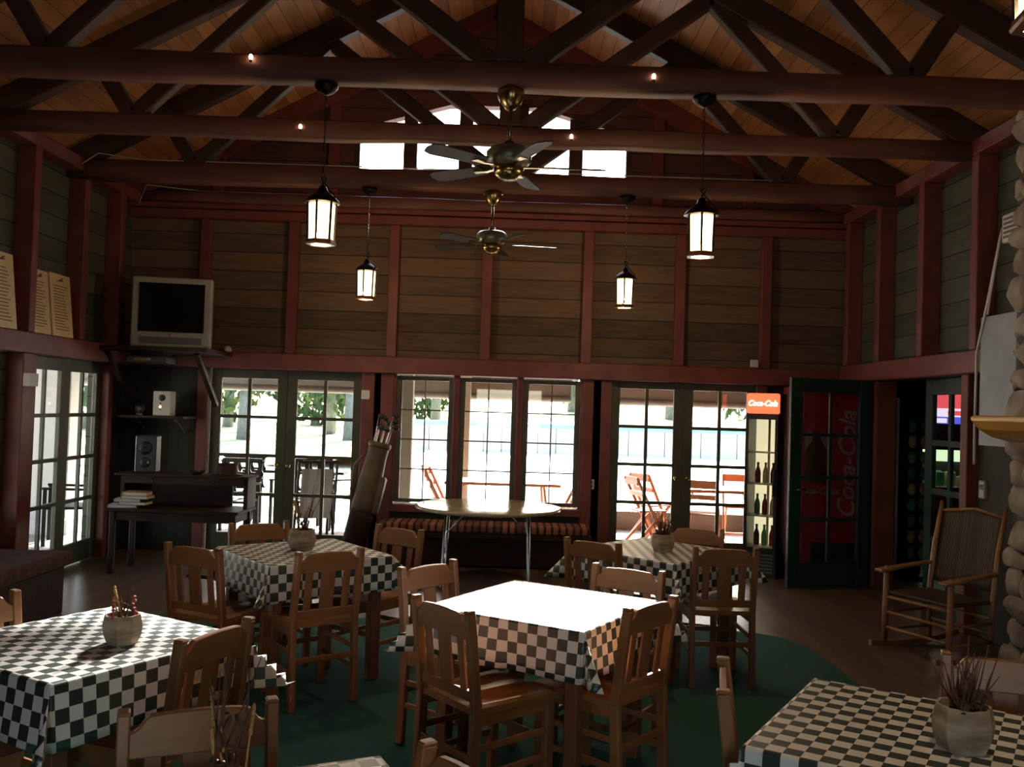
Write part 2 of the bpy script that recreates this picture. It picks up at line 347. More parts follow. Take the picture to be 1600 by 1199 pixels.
for i, (x, lab) in enumerate([(-1.27, 'left'), (-.575, 'middle'), (.12, 'right')]):
    wn = setting('window_%d' % (i + 1), '%s casement window of the three above the round folding table' % lab, 'window')
    f = leaf(wn, x + .03, YF + .05, .6, 0, 'greydoor', .64, 1.38, .065, .045, .04, 2, 4, .014)
    f.name = 'sash'
    MB().box(x - .005, x + .035, YF - .03, YF + .12, .58, 2.0).build('mullion', 'red', wn, bevel=.005)
    MB().box(x + .66, x + .705, YF - .03, YF + .12, .58, 2.0).build('mullion', 'red', wn, bevel=.005)
# clerestory
w4 = setting('window_4', 'row of bright clerestory panes under the gable peak', 'window')
for k in range(6):
    x = -1.78 + k * .608 if 0 < k < 5 else (-1.755 if k == 0 else 1.235)
    h = ze + (zt - ze) * min(1, (1.5 - abs(x - RX)) / 1.01)
    ww = .075 if 0 < k < 5 else .03
    MB().box(x - ww, x + ww, YF - .03, YF + .1, zb, h - .005).build('mullion', 'rafter', w4)
MB().box(xa, xb, YF + .0, YF + .1, zb, zb + .06).build('sill', 'rafter', w4)
MB().box(xa, xb, YF + .02, YF + .08, 4.6, 4.645).build('transom', 'rafter', w4)
MB().prism([(xa, zb), (xb, zb), (xb, ze), (xr, zt), (xl, zt), (xa, ze)], (0, YF + .06, 0), (1, 0, 0), (0, 0, 1), (0, 1, 0), .004).build('pane', 'glass', w4)

# left wall: window y 6.3..7.62, doors y 8.0..9.5
wl = MB(); x0, x1 = XL - .14, XL
for a, b, z0, z1 in [(YB, 6.3, 0, ZP), (6.3, 7.62, 0, .55), (7.62, 8.0, 0, 2.0), (9.5, YF, 0, 2.0), (6.3, YF, 2.0, ZP)]:
    wl.box(x0, x1, a, b, z0, z1)
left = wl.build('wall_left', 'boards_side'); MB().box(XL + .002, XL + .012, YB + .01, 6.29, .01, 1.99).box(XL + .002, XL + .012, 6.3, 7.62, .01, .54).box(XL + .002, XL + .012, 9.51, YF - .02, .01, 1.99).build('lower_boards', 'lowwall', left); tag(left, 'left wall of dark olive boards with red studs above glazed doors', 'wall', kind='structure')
for y in (6.85, 7.77, 8.69, 9.5):
    MB().box(XL, XL + .16, y - .05, y + .05, 2.18, ZP - .12).build('stud', 'red', left, bevel=.006)
MB().box(XL, XL + .14, YB, YF - .13, 2.0, 2.18).build('rail', 'red', left, bevel=.008)
MB().box(XL, XL + .17, YB, YF - .2, ZP - .12, ZP).build('plate', 'red', left, bevel=.008)
MB().box(XL, XL + .14, 7.7, 7.85, 0, 2.0).build('door_trim', 'red', left, bevel=.006)
MB().box(XL, XL + .1, 7.88, 8.0, 0, 2.0).build('door_trim', 'red', left, bevel=.006)
MB().box(XL, XL + .08, 9.5, 9.6, 0, 2.0).build('door_trim', 'red', left, bevel=.006)
d3 = setting('door_3', 'pair of narrow glazed doors in the left wall beside the corner desk', 'door')
for y in (8.02, 8.76):
    leaf(d3, XL - .03, y, .01, R(90), 'olive', .742, 1.99, .09, .12, .2, 2, 4, .035)
w5 = setting('window_5', 'glazed window in left wall above the cushioned bench', 'window')
for y in (6.31, 6.965):
    f = leaf(w5, XL - .03, y, .56, R(90), 'olive', .645, 1.43, .075, .07, .07, 2, 4, .03); f.name = 'sash'

# right wall: opening y 7.42..9.2
wr = MB(); x0, x1 = XR, XR + .14
for a, b, z0, z1 in [(YB, 7.38, 0, 2.05), (9.22, YF, 0, 2.05), (YB, YF, 2.05, ZP)]:
    wr.box(x0, x1, a, b, z0, z1)
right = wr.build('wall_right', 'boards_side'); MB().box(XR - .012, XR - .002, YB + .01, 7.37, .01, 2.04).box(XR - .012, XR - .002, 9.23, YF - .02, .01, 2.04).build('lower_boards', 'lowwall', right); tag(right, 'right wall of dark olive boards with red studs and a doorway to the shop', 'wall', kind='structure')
for y in (6.15, 7.1, 8.03, 8.97, 9.8):
    MB().box(XR - .16, XR, y - .05, y + .05, 2.23, ZP - .12).build('stud', 'red', right, bevel=.006)
MB().box(XR - .15, XR, YB, YF - .13, 2.05, 2.23).build('rail', 'red', right, bevel=.008)
MB().box(XR - .17, XR, YB, YF - .2, ZP - .12, ZP).build('plate', 'red', right, bevel=.008)
MB().box(XR - .1, XR, 7.27, 7.38, 0, 2.05).build('door_trim', 'red', right, bevel=.006)
MB().box(XR - .04, XR, 9.22, 9.3, 0, 2.05).box(XR - .04, XR + .15, 9.19, 9.225, 0, 2.05).build('door_trim', 'red', right, bevel=.006)
MB().box(XR - .075, XR - .045, 8.0, 8.1, 2.23, 2.27).build('bracket', 'red', right)
d4 = setting('door_4', 'closed dark green glazed door leaf in right wall showing the shop screen', 'door')
leaf(d4, XR + .05, 7.4, .01, R(90), 'darkgreen', .88, 2.03, .13, .14, .2, 2, 4, .05)
d5 = empty('door_5', (0, 0, 0), 0, 'open dark green glazed door standing in front of the red vending machine', 'door', None, 'structure')
ang = math.atan2(8.97 - 9.17, 2.74 - 3.6)
f = leaf(d5, 3.6, 9.17, .012, ang, 'darkgreen', .885, 2.04, .13, .14, .24, 2, 4, .03)
MB().box(.78, .8, .02, .06, 1.86, 1.97).build('latch', 'brass', f)
MB().tube([(.82, .02, .95), (.82, .07, .95), (.74, .075, .95)], .009, 8).build('handle', 'brass', f)

# back wall, behind the viewer
wb = MB(); wb.box(XL, XR, YB - .14, YB, 0, .6); wb.box(XL, XR, YB - .14, YB, 2.1, ZP)
wb.prism([(XL, ZP), (XR, ZP), (XR, zr(XR)), (RX, zr(RX)), (XL, zr(XL))], (0, YB - .14, 0), (1, 0, 0), (0, 0, 1), (0, 1, 0), .14)
for a, b in [(XL, -.8), (.8, XR)]: wb.box(a, b, YB - .14, YB, .6, 2.1)
tag(wb.build('wall_back', 'boards'), 'board wall at the near end of the hall with a service window', 'wall', kind='structure')

# roof
ce = empty('ceiling', (0, 0, 0), 0, 'sloping orange-brown board ceiling of the open roof', 'ceiling', None, 'structure')
for sgn in (-1, 1):
    L_ = 4.35 / math.cos(math.atan(SL)); th = math.atan(SL)
    o = MB().box(0, L_, YB - .3, YF + .3, 0, .05).build('roof_boards', 'roof', ce)
    o.matrix_world = Matrix.Translation((RX, 0, zr(RX))) @ (Matrix.Identity(4) if sgn > 0 else Matrix.Rotation(PI, 4, 'Z') @ Matrix.Translation((0, -(YF + YB), 0))) @ Matrix.Rotation(th, 4, 'Y')
    o2 = MB().box(0, L_, YB - .3, YF + .3, .06, .1).build('shingles', 'roof_top', ce); o2.matrix_world = o.matrix_world.copy()

def truss(y, kx, lab, th):
    t = empty('roof_truss', (0, y, 0), 0, lab, 'truss', 'timber roof trusses', 'structure')
    MB().bar((XL + .02, 0, ZP - .0 - th / 2), (XR - .02, 0, ZP - th / 2), th, th, (0, 0, 1), 14, .006, None, th * .9).build('tie_beam', 'beam', t)
    MB().bar((kx, 0, ZP), (kx, 0, zr(RX) - .1), .17, .16, (0, 1, 0)).build('king_post', 'rafter', t, bevel=.01)
    for s in (-1, 1):
        MB().bar((RX + s * 3.95, 0, zr(RX + 3.95) - .11), (RX, 0, zr(RX) - .11), .12, .2).build('rafter', 'rafter', t, bevel=.01)
        x = kx + s * .115
        while ZP + .75 * abs(x - kx - s * .115) < zr(x) - .2: x += s * .01
        MB().bar((kx + s * .1, 0, ZP - .01), (x, 0, zr(x) - .19), .1, .13).build('strut', 'rafter', t, bevel=.01)
        MB().bar((RX + s * 2.75, 0, ZP), (x, 0, zr(x) - .2), .1, .12).build('strut', 'rafter', t, bevel=.01)
        MB().bar((RX + s * 2.78, 0, ZP), (RX + s * 3.05, 0, zr(RX + 3.05) - .15), .1, .12).build('strut', 'rafter', t, bevel=.01)
    return t
truss(5.87, -.07, 'nearest visible roof truss, its thick tie beam carries the two larger lanterns', .165)
truss(7.2, -.06, 'middle roof truss with bare tie beam', .145)
truss(8.64, -.08, 'roof truss nearest the gable window, small lanterns hang from it', .18)
truss(2.35, -.22, 'overhead roof truss above the near tables holding the corner lantern', .15)

# carpet
pc = [(-3.2, 1.0), (2.2, 1.0), (2.24, 6.2), (2.22, 6.7), (2.12, 6.95), (1.9, 7.1), (1.5, 7.16), (-2.4, 7.16), (-2.9, 6.9), (-3.2, 6.4)]
tag(MB().prism(pc, (0, 0, .001), (1, 0, 0), (0, 1, 0), (0, 0, 1), .009).build('carpet', 'carpet'), 'large dark green carpet with rounded corners under the checked tables', 'carpet')

# ------------------------------------------------------------------ lanterns, fans, bulbs, cables
def lantern(x, y, zbot, ztop, label):
    t = empty('pendant_lantern', (x, y, zbot), 0, label, 'lamp', 'hanging amber lanterns')
    H = ztop - zbot
    MB().lathe([(.0, H), (.075, H), (.075, H - .02), (.05, H - .05), (.012, H - .07)], 20).build('canopy', 'iron', t)
    n = 26; z0 = .43; L = MB()
    zz = z0; i = 0; stp = .034
    while zz < H - .07:
        mx = Matrix.Rotation(R(90) * (i % 2), 4, 'Z')
        L.tube([mx @ Vector((.007 * math.cos(a), 0, .022 * math.sin(a))) + Vector((0, 0, zz + .018)) for a in [k * 2 * PI / 8 for k in range(9)]], .0022, 5)
        zz += stp; i += 1
    L.build('chain', 'iron', t)
    MB().tube([(0, 0, .43), (.012, 0, .445), (.02, 0, .425), (.012, 0, .405), (0, 0, .4), (0, 0, .37)], .006, 8).build('hook', 'iron', t)
    MB().tube([(-.015, 0, .44), (.0, -.01, .41), (.02, -.015, .385), (.035, -.02, .37), (.05, -.03, .345), (.075, -.035, .325), (.09, -.04, .29)], .004, 6).build('cord', 'iron', t)
    c = MB().lathe([(.0, .385), (.02, .38), (.028, .36), (.035, .34), (.06, .325), (.085, .305), (.112, .275), (.112, .268), (.09, .268)], 24).build('cap', 'iron', t)
    body = MB().lathe([(.078, .03), (.086, .262)], 6, smooth=False, ph=.35)
    body.build('glass', 'lamp', t)
    MB().lathe([(0, .07), (.02, .08), (.032, .11), (.026, .15), (.014, .175), (.014, .21), (0, .21)], 16).build('bulb', 'hotbulb', t)
    ld = bpy.data.lights.new('lantern_bulb', 'POINT'); ld.energy = 36; ld.color = (1, .79, .54); ld.shadow_soft_size = .04
    lo = bpy.data.objects.new('lantern_bulb', ld); COL.objects.link(lo); lo.parent = t; lo.location = (.0, 0, .045)
    for k in range(6):
        a = .35 + k * PI / 3
        MB().bar((.083 * math.cos(a), .083 * math.sin(a), .02), (.091 * math.cos(a), .091 * math.sin(a), .27), .013, .013, (0, 1, 0)).build('bar', 'iron', t)
    MB().lathe([(.066, 0), (.096, 0), (.1, .01), (.094, .03), (.072, .034), (.064, .02), (.066, 0)], 6, smooth=False, ph=.35, caps=False).build('rim', 'rimiron', t)
    return t
zt_ = ZP - .165
lantern(-1.235, 5.87, 2.67, zt_, 'large lit amber lantern hanging left, from the thick nearest beam')
lantern(1.195, 5.87, 2.67, zt_, 'large lit amber lantern hanging right, from the thick nearest beam')
lantern(-1.375, 8.64, 2.64, ZP - .18, 'small lit amber lantern above the back-left table, right of the large left one')
lantern(1.055, 8.64, 2.64, ZP - .18, 'small lit amber lantern left of the large right one, near the far wall')
lantern(1.37, 2.35, 2.70, ZP - .15, 'lit lantern cut by the top right corner of the photo')

def fan(x, y, ph, label, zt_=ZP - .165):
    t = empty('ceiling_fan', (x, y, zt_), 0, label, 'fan', 'brass ceiling fans')
    MB().lathe([(0, 0), (.085, 0), (.088, -.03), (.07, -.08), (.035, -.12), (.018, -.13)], 24).build('canopy', 'brass', t)
    MB().lathe([(.013, -.12), (.013, -.38)], 12).build('downrod', 'brass', t)
    MB().lathe([(.03, -.33), (.035, -.36), (.12, -.375), (.145, -.4), (.145, -.46), (.12, -.485), (.08, -.495)], 28).build('motor', 'fanmotor', t)
    MB().lathe([(.08, -.49), (.1, -.51), (.09, -.54), (.055, -.575), (.0, -.58)], 24).build('switch_housing', 'brass', t)
    for k in range(5):
        a = ph + k * 2 * PI / 5; mx = Matrix.Rotation(a, 4, 'Z') @ Matrix.Translation((0, 0, -.495))
        b = MB(); tw = Matrix.Rotation(R(12), 4, 'X')
        pts = [(.2, -.055), (.56, -.07), (.61, -.05), (.625, 0), (.61, .05), (.56, .07), (.2, .055), (.18, 0)]
        b.prism(pts, (0, 0, 0), tw @ Vector((1, 0, 0)), tw @ Vector((0, 1, 0)), tw @ Vector((0, 0, 1)), .008)
        o = b.build('blade', 'fanblade', t); o.matrix_local = mx
        h = MB().bar((.09, 0, .0), (.2, -.02, -.003), .03, .008); h.bar((.2, -.02, -.003), (.27, .0, -.003), .05, .006)
        h.build('blade_arm', 'brass', o)
fan(-.05, 5.87, R(2), 'nearer ceiling fan hanging in front of the gable window')
fan(-.21, 8.64, R(8), 'farther ceiling fan in front of the far wall boards', ZP - .18)
for x, y, z, l in [(-1.7, 5.775, 3.83, 'tiny lit bulb on left half of the thick nearest beam'), (.85, 5.775, 3.79, 'tiny lit bulb on right half of the thick nearest beam'),
                   (-1.69, 7.12, 3.8, 'tiny lit bulb on left half of the middle beam'), (.42, 7.12, 3.79, 'tiny lit bulb on right half of the middle beam')]:
    t = empty('beam_bulb', (x, y, z), 0, l, 'bulb', 'tiny bulbs on the beams')
    MB().lathe([(0, .022), (.01, .016), (.013, 0), (.008, -.014), (0, -.018)], 12).build('bulb', 'bulb', t)
    MB().lathe([(.008, -.012), (.01, -.03), (0, -.032)], 10).build('socket', 'brass', t)
c = MB().tube([(XL + .17, 8.5, 3.8), (-3.9, 8.55, 3.92), (-3.5, 8.6, 3.885), (-2.4, 8.6, 3.885), (-.8, 8.6, 3.885), (1.0, 8.6, 3.88), (2.6, 8.6, 3.88)], .005, 6)
tag(c.build('cable', 'white'), 'thin pale cable running along the beam nearest the gable', 'cable')
c = MB().tube([(XL + .16, 9.86, 3.74), (-3.95, 9.82, 3.93), (-3.4, 9.99, 3.918), (-2.2, 9.99, 3.918), (-1.2, 9.99, 3.918)], .005, 6)
tag(c.build('cable', 'white'), 'thin pale cable curving up from left corner along the far wall beam', 'cable')

# ------------------------------------------------------------------ chairs
def make_chair():
    t = empty('dining_chair', (0, 0, 0))
    wpx = .185
    for s in (-1, 1):
        b = MB(); b.bar((s * wpx, -.215, 0), (s * wpx, -.195, .45), .032, .045, (0, 1, 0)); b.bar((s * wpx, -.195, .45), (s * wpx, -.245, .845), .032, .042, (0, 1, 0))
        b.prism([(-.016, -.021), (.016, -.021), (.016, .021), (-.016, .021)], (s * wpx, -.245, .843), (1, 0, 0), (0, 1, 0), (0, 0, 1), .012)
        b.build('rear_post', 'oak', t, bevel=.004)
        MB().bar((s * .18, .195, 0), (s * .18, .195, .44), .036, .04, (0, 1, 0), 1, 0, .042, .046).build('front_leg', 'oak', t, bevel=.004)
        for z in (.19, .3):
            MB().bar((s * .183, -.2, z), (s * .18, .19, z + .005), .016, .028).build('side_stretcher', 'oak', t, bevel=.003)
        MB().bar((s * .183, -.19, .415), (s * .18, .19, .415), .02, .05).build('side_rail', 'oak', t)
    MB().bar((-.18, .2, .415), (.18, .2, .415), .02, .05).build('front_rail', 'oak_end', t)
    MB().bar((-.18, .195, .26), (.18, .195, .26), .016, .03).build('front_stretcher', 'oak_end', t, bevel=.003)
    MB().bar((-.18, -.205, .26), (.18, -.205, .26), .016, .03).build('rear_stretcher', 'oak_end', t, bevel=.003)
    # seat: shallow saddle
    n = 10; vs = []; fs = []
    for top in (1, 0):
        for j in range(n + 1):
            for i in range(n + 1):
                u = i / n * 2 - 1; v = j / n * 2 - 1; x = u * (.205 - .012 * (1 - v) / 2); y = v * .215 + .01
                z = .462 - .012 * max(0, 1 - (abs(u) - .45) ** 2 * 9) * max(0, 1 - v * v * 1.1) if top else .436
                vs.append((x, y, z))
    m = (n + 1) ** 2
    for j in range(n):
        for i in range(n):
            q = (j * (n + 1) + i, j * (n + 1) + i + 1, (j + 1) * (n + 1) + i + 1, (j + 1) * (n + 1) + i); fs.append(q); fs.append(tuple(m + k for k in reversed(q)))
    edge = [i for i in range(n + 1)] + [(j + 1) * (n + 1) + n for j in range(n)] + [n * (n + 1) + i for i in range(n - 1, -1, -1)] + [j * (n + 1) for j in range(n - 1, 0, -1)]
    for k in range(len(edge)):
        a, b_ = edge[k], edge[(k + 1) % len(edge)]; fs.append((a, m + a, m + b_, b_))
    sb = MB(); sb.add(vs, fs, False); sb.build('seat', 'oak_seat', t)
    tilt = lambda z: -.195 - (z - .45) / .395 * .05
    # crest with raised middle and dipped shoulders
    poly = [(-.172, .735), (.172, .735), (.172, .80)] + [(x, .80 + .032 * (math.cos(min(1, max(0, (abs(x) - .12) / .04)) * PI) + 1) / 2 + .012 * (1 - (x / .172) ** 2)) for x in [.16, .15, .14, .13, .12, .09, .05, 0, -.05, -.09, -.12, -.13, -.14, -.15, -.16]] + [(-.172, .80)]
    ay = Vector((0, -.05 / .395, 1)); o = Vector((0, tilt(0) - .012, 0))
    MB().prism(poly, o, (1, 0, 0), ay, (0, 1, 0), .024).build('crest_rail', 'oak_end', t, bevel=.004)
    MB().prism([(-.172, .485), (.172, .485), (.172, .53), (-.172, .53)], o, (1, 0, 0), ay, (0, 1, 0), .022).build('lower_rail', 'oak_end', t, bevel=.003)
    for x, ww in ((-.112, .042), (0, .082), (.112, .042)):
        MB().prism([(x - ww / 2, .528), (x + ww / 2, .528), (x + ww / 2, .74), (x - ww / 2, .74)], Vector((0, tilt(0) - .004, 0)), (1, 0, 0), ay, (0, 1, 0), .011).build('slat', 'oak', t, bevel=.002)
    return t
chair0 = make_chair(); used = []
def place_chair(cx, cy, a, label, grp):
    """cx, cy: middle of the top of the back; a: direction of the local x axis in degrees"""
    o = chair0 if not used else dup(chair0); used.append(1)
    ca, sa = math.cos(R(a)), math.sin(R(a)); lx, ly = 0, -.245
    o.location = (cx - (ca * lx - sa * ly), cy - (sa * lx + ca * ly), .01); o.rotation_euler = (0, 0, R(a))
    tag(o, label, 'chair', grp)
GA = 'chairs around the sunlit centre table'
place_chair(-.247, 3.79, -50, 'oak slat-back chair at near left of the bright centre table, back to us', GA)
place_chair(.635, 3.94, 50, 'slat-back chair at near right of the bright centre table', GA)
place_chair(-.385, 4.72, 230, 'oak chair at far left of the bright centre table, facing us', GA)
place_chair(.645, 4.79, 149, 'oak chair at far right of the bright centre table, only its back showing', GA)
GB = 'chairs around the back-left table'
place_chair(-1.70, 5.06, -26, 'oak chair at near left of the back-left table, by its front corner', GB)
place_chair(-.945, 5.05, 37, 'oak chair seen full from behind at near right of the back-left table', GB)
place_chair(-1.62, 6.1, 214, 'chair behind the back-left table in front of the french doors', GB)
place_chair(-.69, 6.07, 145, 'chair at far right of the back-left table, beside the folding table legs', GB)
GC = 'chairs around the front-left table'
place_chair(-1.0, 3.26, 70, 'dark chair with lit top edge on the right side of the front-left table', GC)
place_chair(-2.08, 3.62, 239, 'pale oak chair on the far left of the front-left table, cut by the photo edge', GC)
place_chair(-2.0, 2.82, -31, 'chair tucked under the near side of the front-left table, mostly out of the photo', GC)
GD = 'chairs around the front-right table'
place_chair(.697, 2.90, 257, 'chair seen edge-on at left side of the front-right table', GD)
place_chair(1.74, 3.2, 162, 'oak chair behind the front-right table and its pot, cut by the right photo edge', GD)
GE = 'chairs around the back-right table'
place_chair(.545, 5.74, -36, 'oak chair at near left of the back-right table', GE)
place_chair(1.345, 5.61, 2, 'dark chair at near right of the back-right table, on the carpet edge', GE)
place_chair(1.35, 6.55, 162, 'chair behind the back-right table, low against the right french doors', GE)
GF = 'chairs around the near bottom table'
place_chair(-.787, 2.45, 202, 'dark chair at lower left, behind the wheat pot, its wide crest lit along the top', GF)
place_chair(-.055, 2.09, 128, 'chair at bottom centre, only the top of its back in the photo', GF)

# ------------------------------------------------------------------ tables, cloths, pots
def cloth_mesh(half, drop, seed):
    n = 30; ext = half + drop; rn = random.Random(seed); ph = [rn.uniform(0, 6) for _ in range(8)]
    ts = sorted(set([round(-ext + 2 * ext * i / n, 5) for i in range(n + 1)] + [-half, half, -half + .008, half - .008, half + .008, -half - .008]))
    vs = []; uv = []; fs = []; N = len(ts)
    for v in ts:
        for u in ts:
            a = max(0, abs(u) - half); b = max(0, abs(v) - half); su = 1 if u > 0 else -1; sv = 1 if v > 0 else -1
            cu = max(-half, min(half, u)); cv = max(-half, min(half, v)); m = min(a, b); Mx = max(a, b)
            fl = .07 * Mx + .006 * (1 if Mx > 0 else 0)
            wv = .012 * math.sin(9 * (v if a > b else u) + ph[0 if a > b else 1] + su) * (Mx / drop) ** 1.3
            x, y, z = cu, cv, -Mx * .985
            if a >= b and a > 0: x += su * (fl + wv)
            if b >= a and b > 0: y += sv * (fl + wv)
            if m > 0:
                k = .8 * m; x = su * (half + fl * .6 + k * .75); y = sv * (half + fl * .6 + k * .75); z += .06 * m
                d = .28 * m * (1 if (su * sv > 0) else -1) * (1 if a > b else -1) * .6
                x += d * .5 * su; y -= d * .5 * sv
            vs.append((x, y, z)); uv.append((u, v))
    for j in range(N - 1):
        for i in range(N - 1): fs.append((j * N + i, j * N + i + 1, (j + 1) * N + i + 1, (j + 1) * N + i))
    me = bpy.data.meshes.new('tablecloth'); me.from_pydata(vs, [], fs); l = me.uv_layers.new(name='UVMap')
    for p in me.polygons:
        p.use_smooth = True
        for li in p.loop_indices: q = uv[me.loops[li].vertex_index]; l.data[li].uv = (q[0] + 5, q[1] + 5)
    me.materials.append(M['cloth']); return me
def table(x, y, rot, lab, labc, half=.4, drop=.21, seed=1):
    t = empty('dining_table', (x, y, .01), R(rot), lab, 'table', 'square dining tables')
    h = half - .012
    MB().box(-h, h, -h, h, .715, .742).build('tabletop', 'tableleg', t, bevel=.004)
    ap = MB()
    for s in (-1, 1): ap.box(-h + .05, h - .05, s * (h - .06) - .01, s * (h - .06) + .01, .64, .715); ap.box(s * (h - .06) - .01, s * (h - .06) + .01, -h + .05, h - .05, .64, .715)
    ap.build('apron', 'tableleg', t)
    for sx in (-1, 1):
        for sy in (-1, 1): MB().bar((sx * (h - .06), sy * (h - .06), 0), (sx * (h - .06), sy * (h - .06), .715), .06, .06, (0, 1, 0)).build('leg', 'tableleg', t, bevel=.005)
    me = cloth_mesh(half, drop, seed); c = bpy.data.objects.new('tablecloth', me); COL.objects.link(c); c.location = (x, y, .7545); c.rotation_euler = (0, 0, R(rot))
    so_ = c.modifiers.new('thick', 'SOLIDIFY'); so_.thickness = .002; so_.offset = 1
    tag(c, labc, 'tablecloth', 'checked tablecloths')
table(.2, 4.365, -31, 'square table in the centre under the sun-bleached cloth', 'checked cloth whose top is blown white by sun, on the centre table', seed=3)
table(-1.22, 5.655, 38, 'square table at back left in front of the french doors', 'checked cloth on the back-left table, top in bluish shade', .39, seed=4)
table(-1.545, 3.467, -31, 'square table at front left, cut by the left edge of the photo', 'half sunlit checked cloth on the front-left table', seed=5)
table(1.23, 2.70, -32, 'square table at front right, cut by the lower right corner', 'unsunned checked cloth on the front-right table under the shadowed pot', seed=6)
table(1.025, 6.165, 46, 'square table at back right in front of the right french doors', 'checked cloth on the back-right table with pointed hanging corners', seed=7)
table(-.5, 1.885, 25, 'nearest table at bottom centre, one corner in the photo', 'sliver of checked cloth at the bottom edge, on the nearest table', seed=8)

def pot(x, y, s, kind, label, seed):
    rn = random.Random(seed); t = empty('flower_pot', (x, y, .757), rn.uniform(0, 1.5), label, 'pot', 'bark pots with dried stems')
    b = MB(); r0 = .055 * s; prof = [(r0 * .95, 0), (r0 * 1.18, .03 * s), (r0 * 1.25, .06 * s), (r0 * 1.1, .1 * s), (r0 * .98, .1 * s), (r0 * .95, .085 * s)]
    b.lathe(prof, 8, smooth=False, ph=.2); b.build('pot', 'bark', t)
    d = MB(); w_ = MB(); be = MB(); lf = MB()
    for i in range({'berry': 9, 'twig': 34, 'tall': 14}[kind]):
        a = rn.uniform(0, 6.28); rr = rn.uniform(.05, .22 if kind != 'twig' else .3); h = rn.uniform(.07, .17) * s if kind != 'tall' else rn.uniform(.12, .3)
        p0 = Vector((rn.uniform(-.03, .03) * s, rn.uniform(-.03, .03) * s, .08 * s)); p1 = p0 + Vector((math.cos(a) * rr * h * 2, math.sin(a) * rr * h * 2, h)); pm = p0.lerp(p1, .5) + Vector((rn.uniform(-.01, .01), rn.uniform(-.01, .01), 0))
        (w_ if i % 3 == 0 and kind in ('tall', 'berry') else d).tube([p0, pm, p1], [.003, .0025, .001], 5)
        if i % 3 == 0 and kind in ('tall', 'berry'):
            for q in range(5): w_.blob(p0.lerp(p1, .65 + q * .08), (.005, .005, .011), .1, 1, seed=q)
        if i % 3 == 1:
            mxr = Matrix.Rotation(a, 4, 'Z') @ Matrix.Rotation(rn.uniform(.4, 1.1), 4, 'Y')
            lf.blob(p0.lerp(p1, .5), (.028, .009, .003), .1, 1, mxr, i); lf.blob(p0.lerp(p1, .15) + Vector((0, 0, .005)), (.03, .014, .004), .2, 1, mxr, i + 1)
        if kind == 'berry' and i < 3:
            for q in range(6): be.blob(p1 - Vector((0, 0, q * .014)) + Vector((rn.uniform(-.006, .006), 0, 0)), (.006, .006, .006), 0, 1)
    d.build('stems', 'twig', t); w_.build('dry_grass', 'straw', t) if w_.v else None; lf.build('leaves', 'twig', t)
    if be.v: be.build('berries', 'berry', t)
pot(-1.245, 5.69, 1.25, 'tall', 'bark pot with tall dark stems on the back-left table', 11)
pot(-1.4, 3.43, 1.05, 'berry', 'sunlit bark pot with dry stems and red berries on the front-left table', 12)
pot(1.30, 2.60, 1.22, 'twig', 'shadowed bark pot of brown dried leaves on the front-right table', 13)
pot(1.04, 6.08, 1.15, 'twig', 'bark pot on the back-right table against the bright doors', 14)
pot(-.58, 1.98, 1.1, 'tall', 'pot of wheat-coloured grass at bottom left on the nearest table', 15)

# ------------------------------------------------------------------ folding table, bench, golf bag
t = empty('folding_table', (-.165, 8.7, 0), 0, 'round varnished folding table on steel legs below the three windows', 'table')
MB().lathe([(0, .74), (.66, .74), (.69, .735), (.69, .715), (.66, .705), (0, .705)], 56).build('tabletop', 'foldtop', t)
for s in (-1, 1):
    lg = MB()
    for yy in (-.28, .28):
        lg.tube([(s * .38, yy * .8, .705), (s * .4, yy, .02), (s * .4, yy, 0)], .012, 8)
    lg.tube([(s * .395, -.26, .25), (s * .395, .26, .25)], .01, 8); lg.tube([(s * .38, -.225, .69), (s * .38, .225, .69)], .01, 8)
    o = lg.build('leg_frame', 'chrome', t)
    MB().tube([(s * .39, 0, .46), (s * .25, 0, .62), (s * .16, 0, .7)], .007, 6).tube([(s * .393, -.24, .46), (s * .393, .24, .46)], .007, 6).build('brace', 'chrome', o)
t = empty('window_bench', (-.2, 9.75, 0), 0, 'long low bench with striped cushion under the three windows', 'bench')
MB().box(-1.15, 1.1, -.2, .22, .3, .36).build('seat_board', 'darkwood', t, bevel=.006)
MB().box(-1.1, 1.05, -.16, .2, .02, .3).build('base', 'darkwood', t)
MB().box(-1.14, 1.08, -.21, .21, .36, .445).build('cushion', 'cushion', t, bevel=.025, seg=3)
# golf bag leaning
t = empty('golf_bag', (-1.60, 9.55, .005), 0, 'worn tan golf bag full of clubs leaning by the left french doors', 'golf bag')
ax = Vector((.27, .1, 1.25)).normalized(); q = Vector((0, 0, 1)).rotation_difference(ax).to_matrix().to_4x4()
t.rotation_euler = q.to_euler()
MB().lathe([(.09, 0.03), (.125, .05), (.13, .5), (.12, .55)], 20).build('lower_body', 'darkwood', t)
MB().lathe([(.12, .54), (.13, .6), (.12, .9), (.105, 1.15), (.11, 1.25), (.1, 1.28), (.09, 1.2)], 20).build('upper_body', 'tan', t)
MB().lathe([(.113, 1.23), (.12, 1.25), (.12, 1.28), (.108, 1.29)], 20).build('collar', 'tan', t)
MB().box(.09, .16, -.09, .09, .55, .95).build('pocket', 'tan', t, bevel=.03, seg=3)
MB().tube([(-.1, .02, 1.2), (-.2, .0, 1.0), (-.17, 0, .75), (-.12, 0, .65)], .018, 8).build('strap', 'tan', t)
rn = random.Random(3)
for k in range(8):
    a = k * .8; h = rn.uniform(1.42, 1.62); p = Vector((.06 * math.cos(a), .06 * math.sin(a), 1.1)); p2 = Vector((.085 * math.cos(a), .085 * math.sin(a), h))
    o = MB().tube([p, p2], .006, 8).build('club', 'chrome', t)
    MB().blob(p2 + Vector((.03, -.02, .01)), (.045, .018, .026), .08, 2, Matrix.Rotation(.3, 4, 'Y'), k).build('club_head', 'black', o)

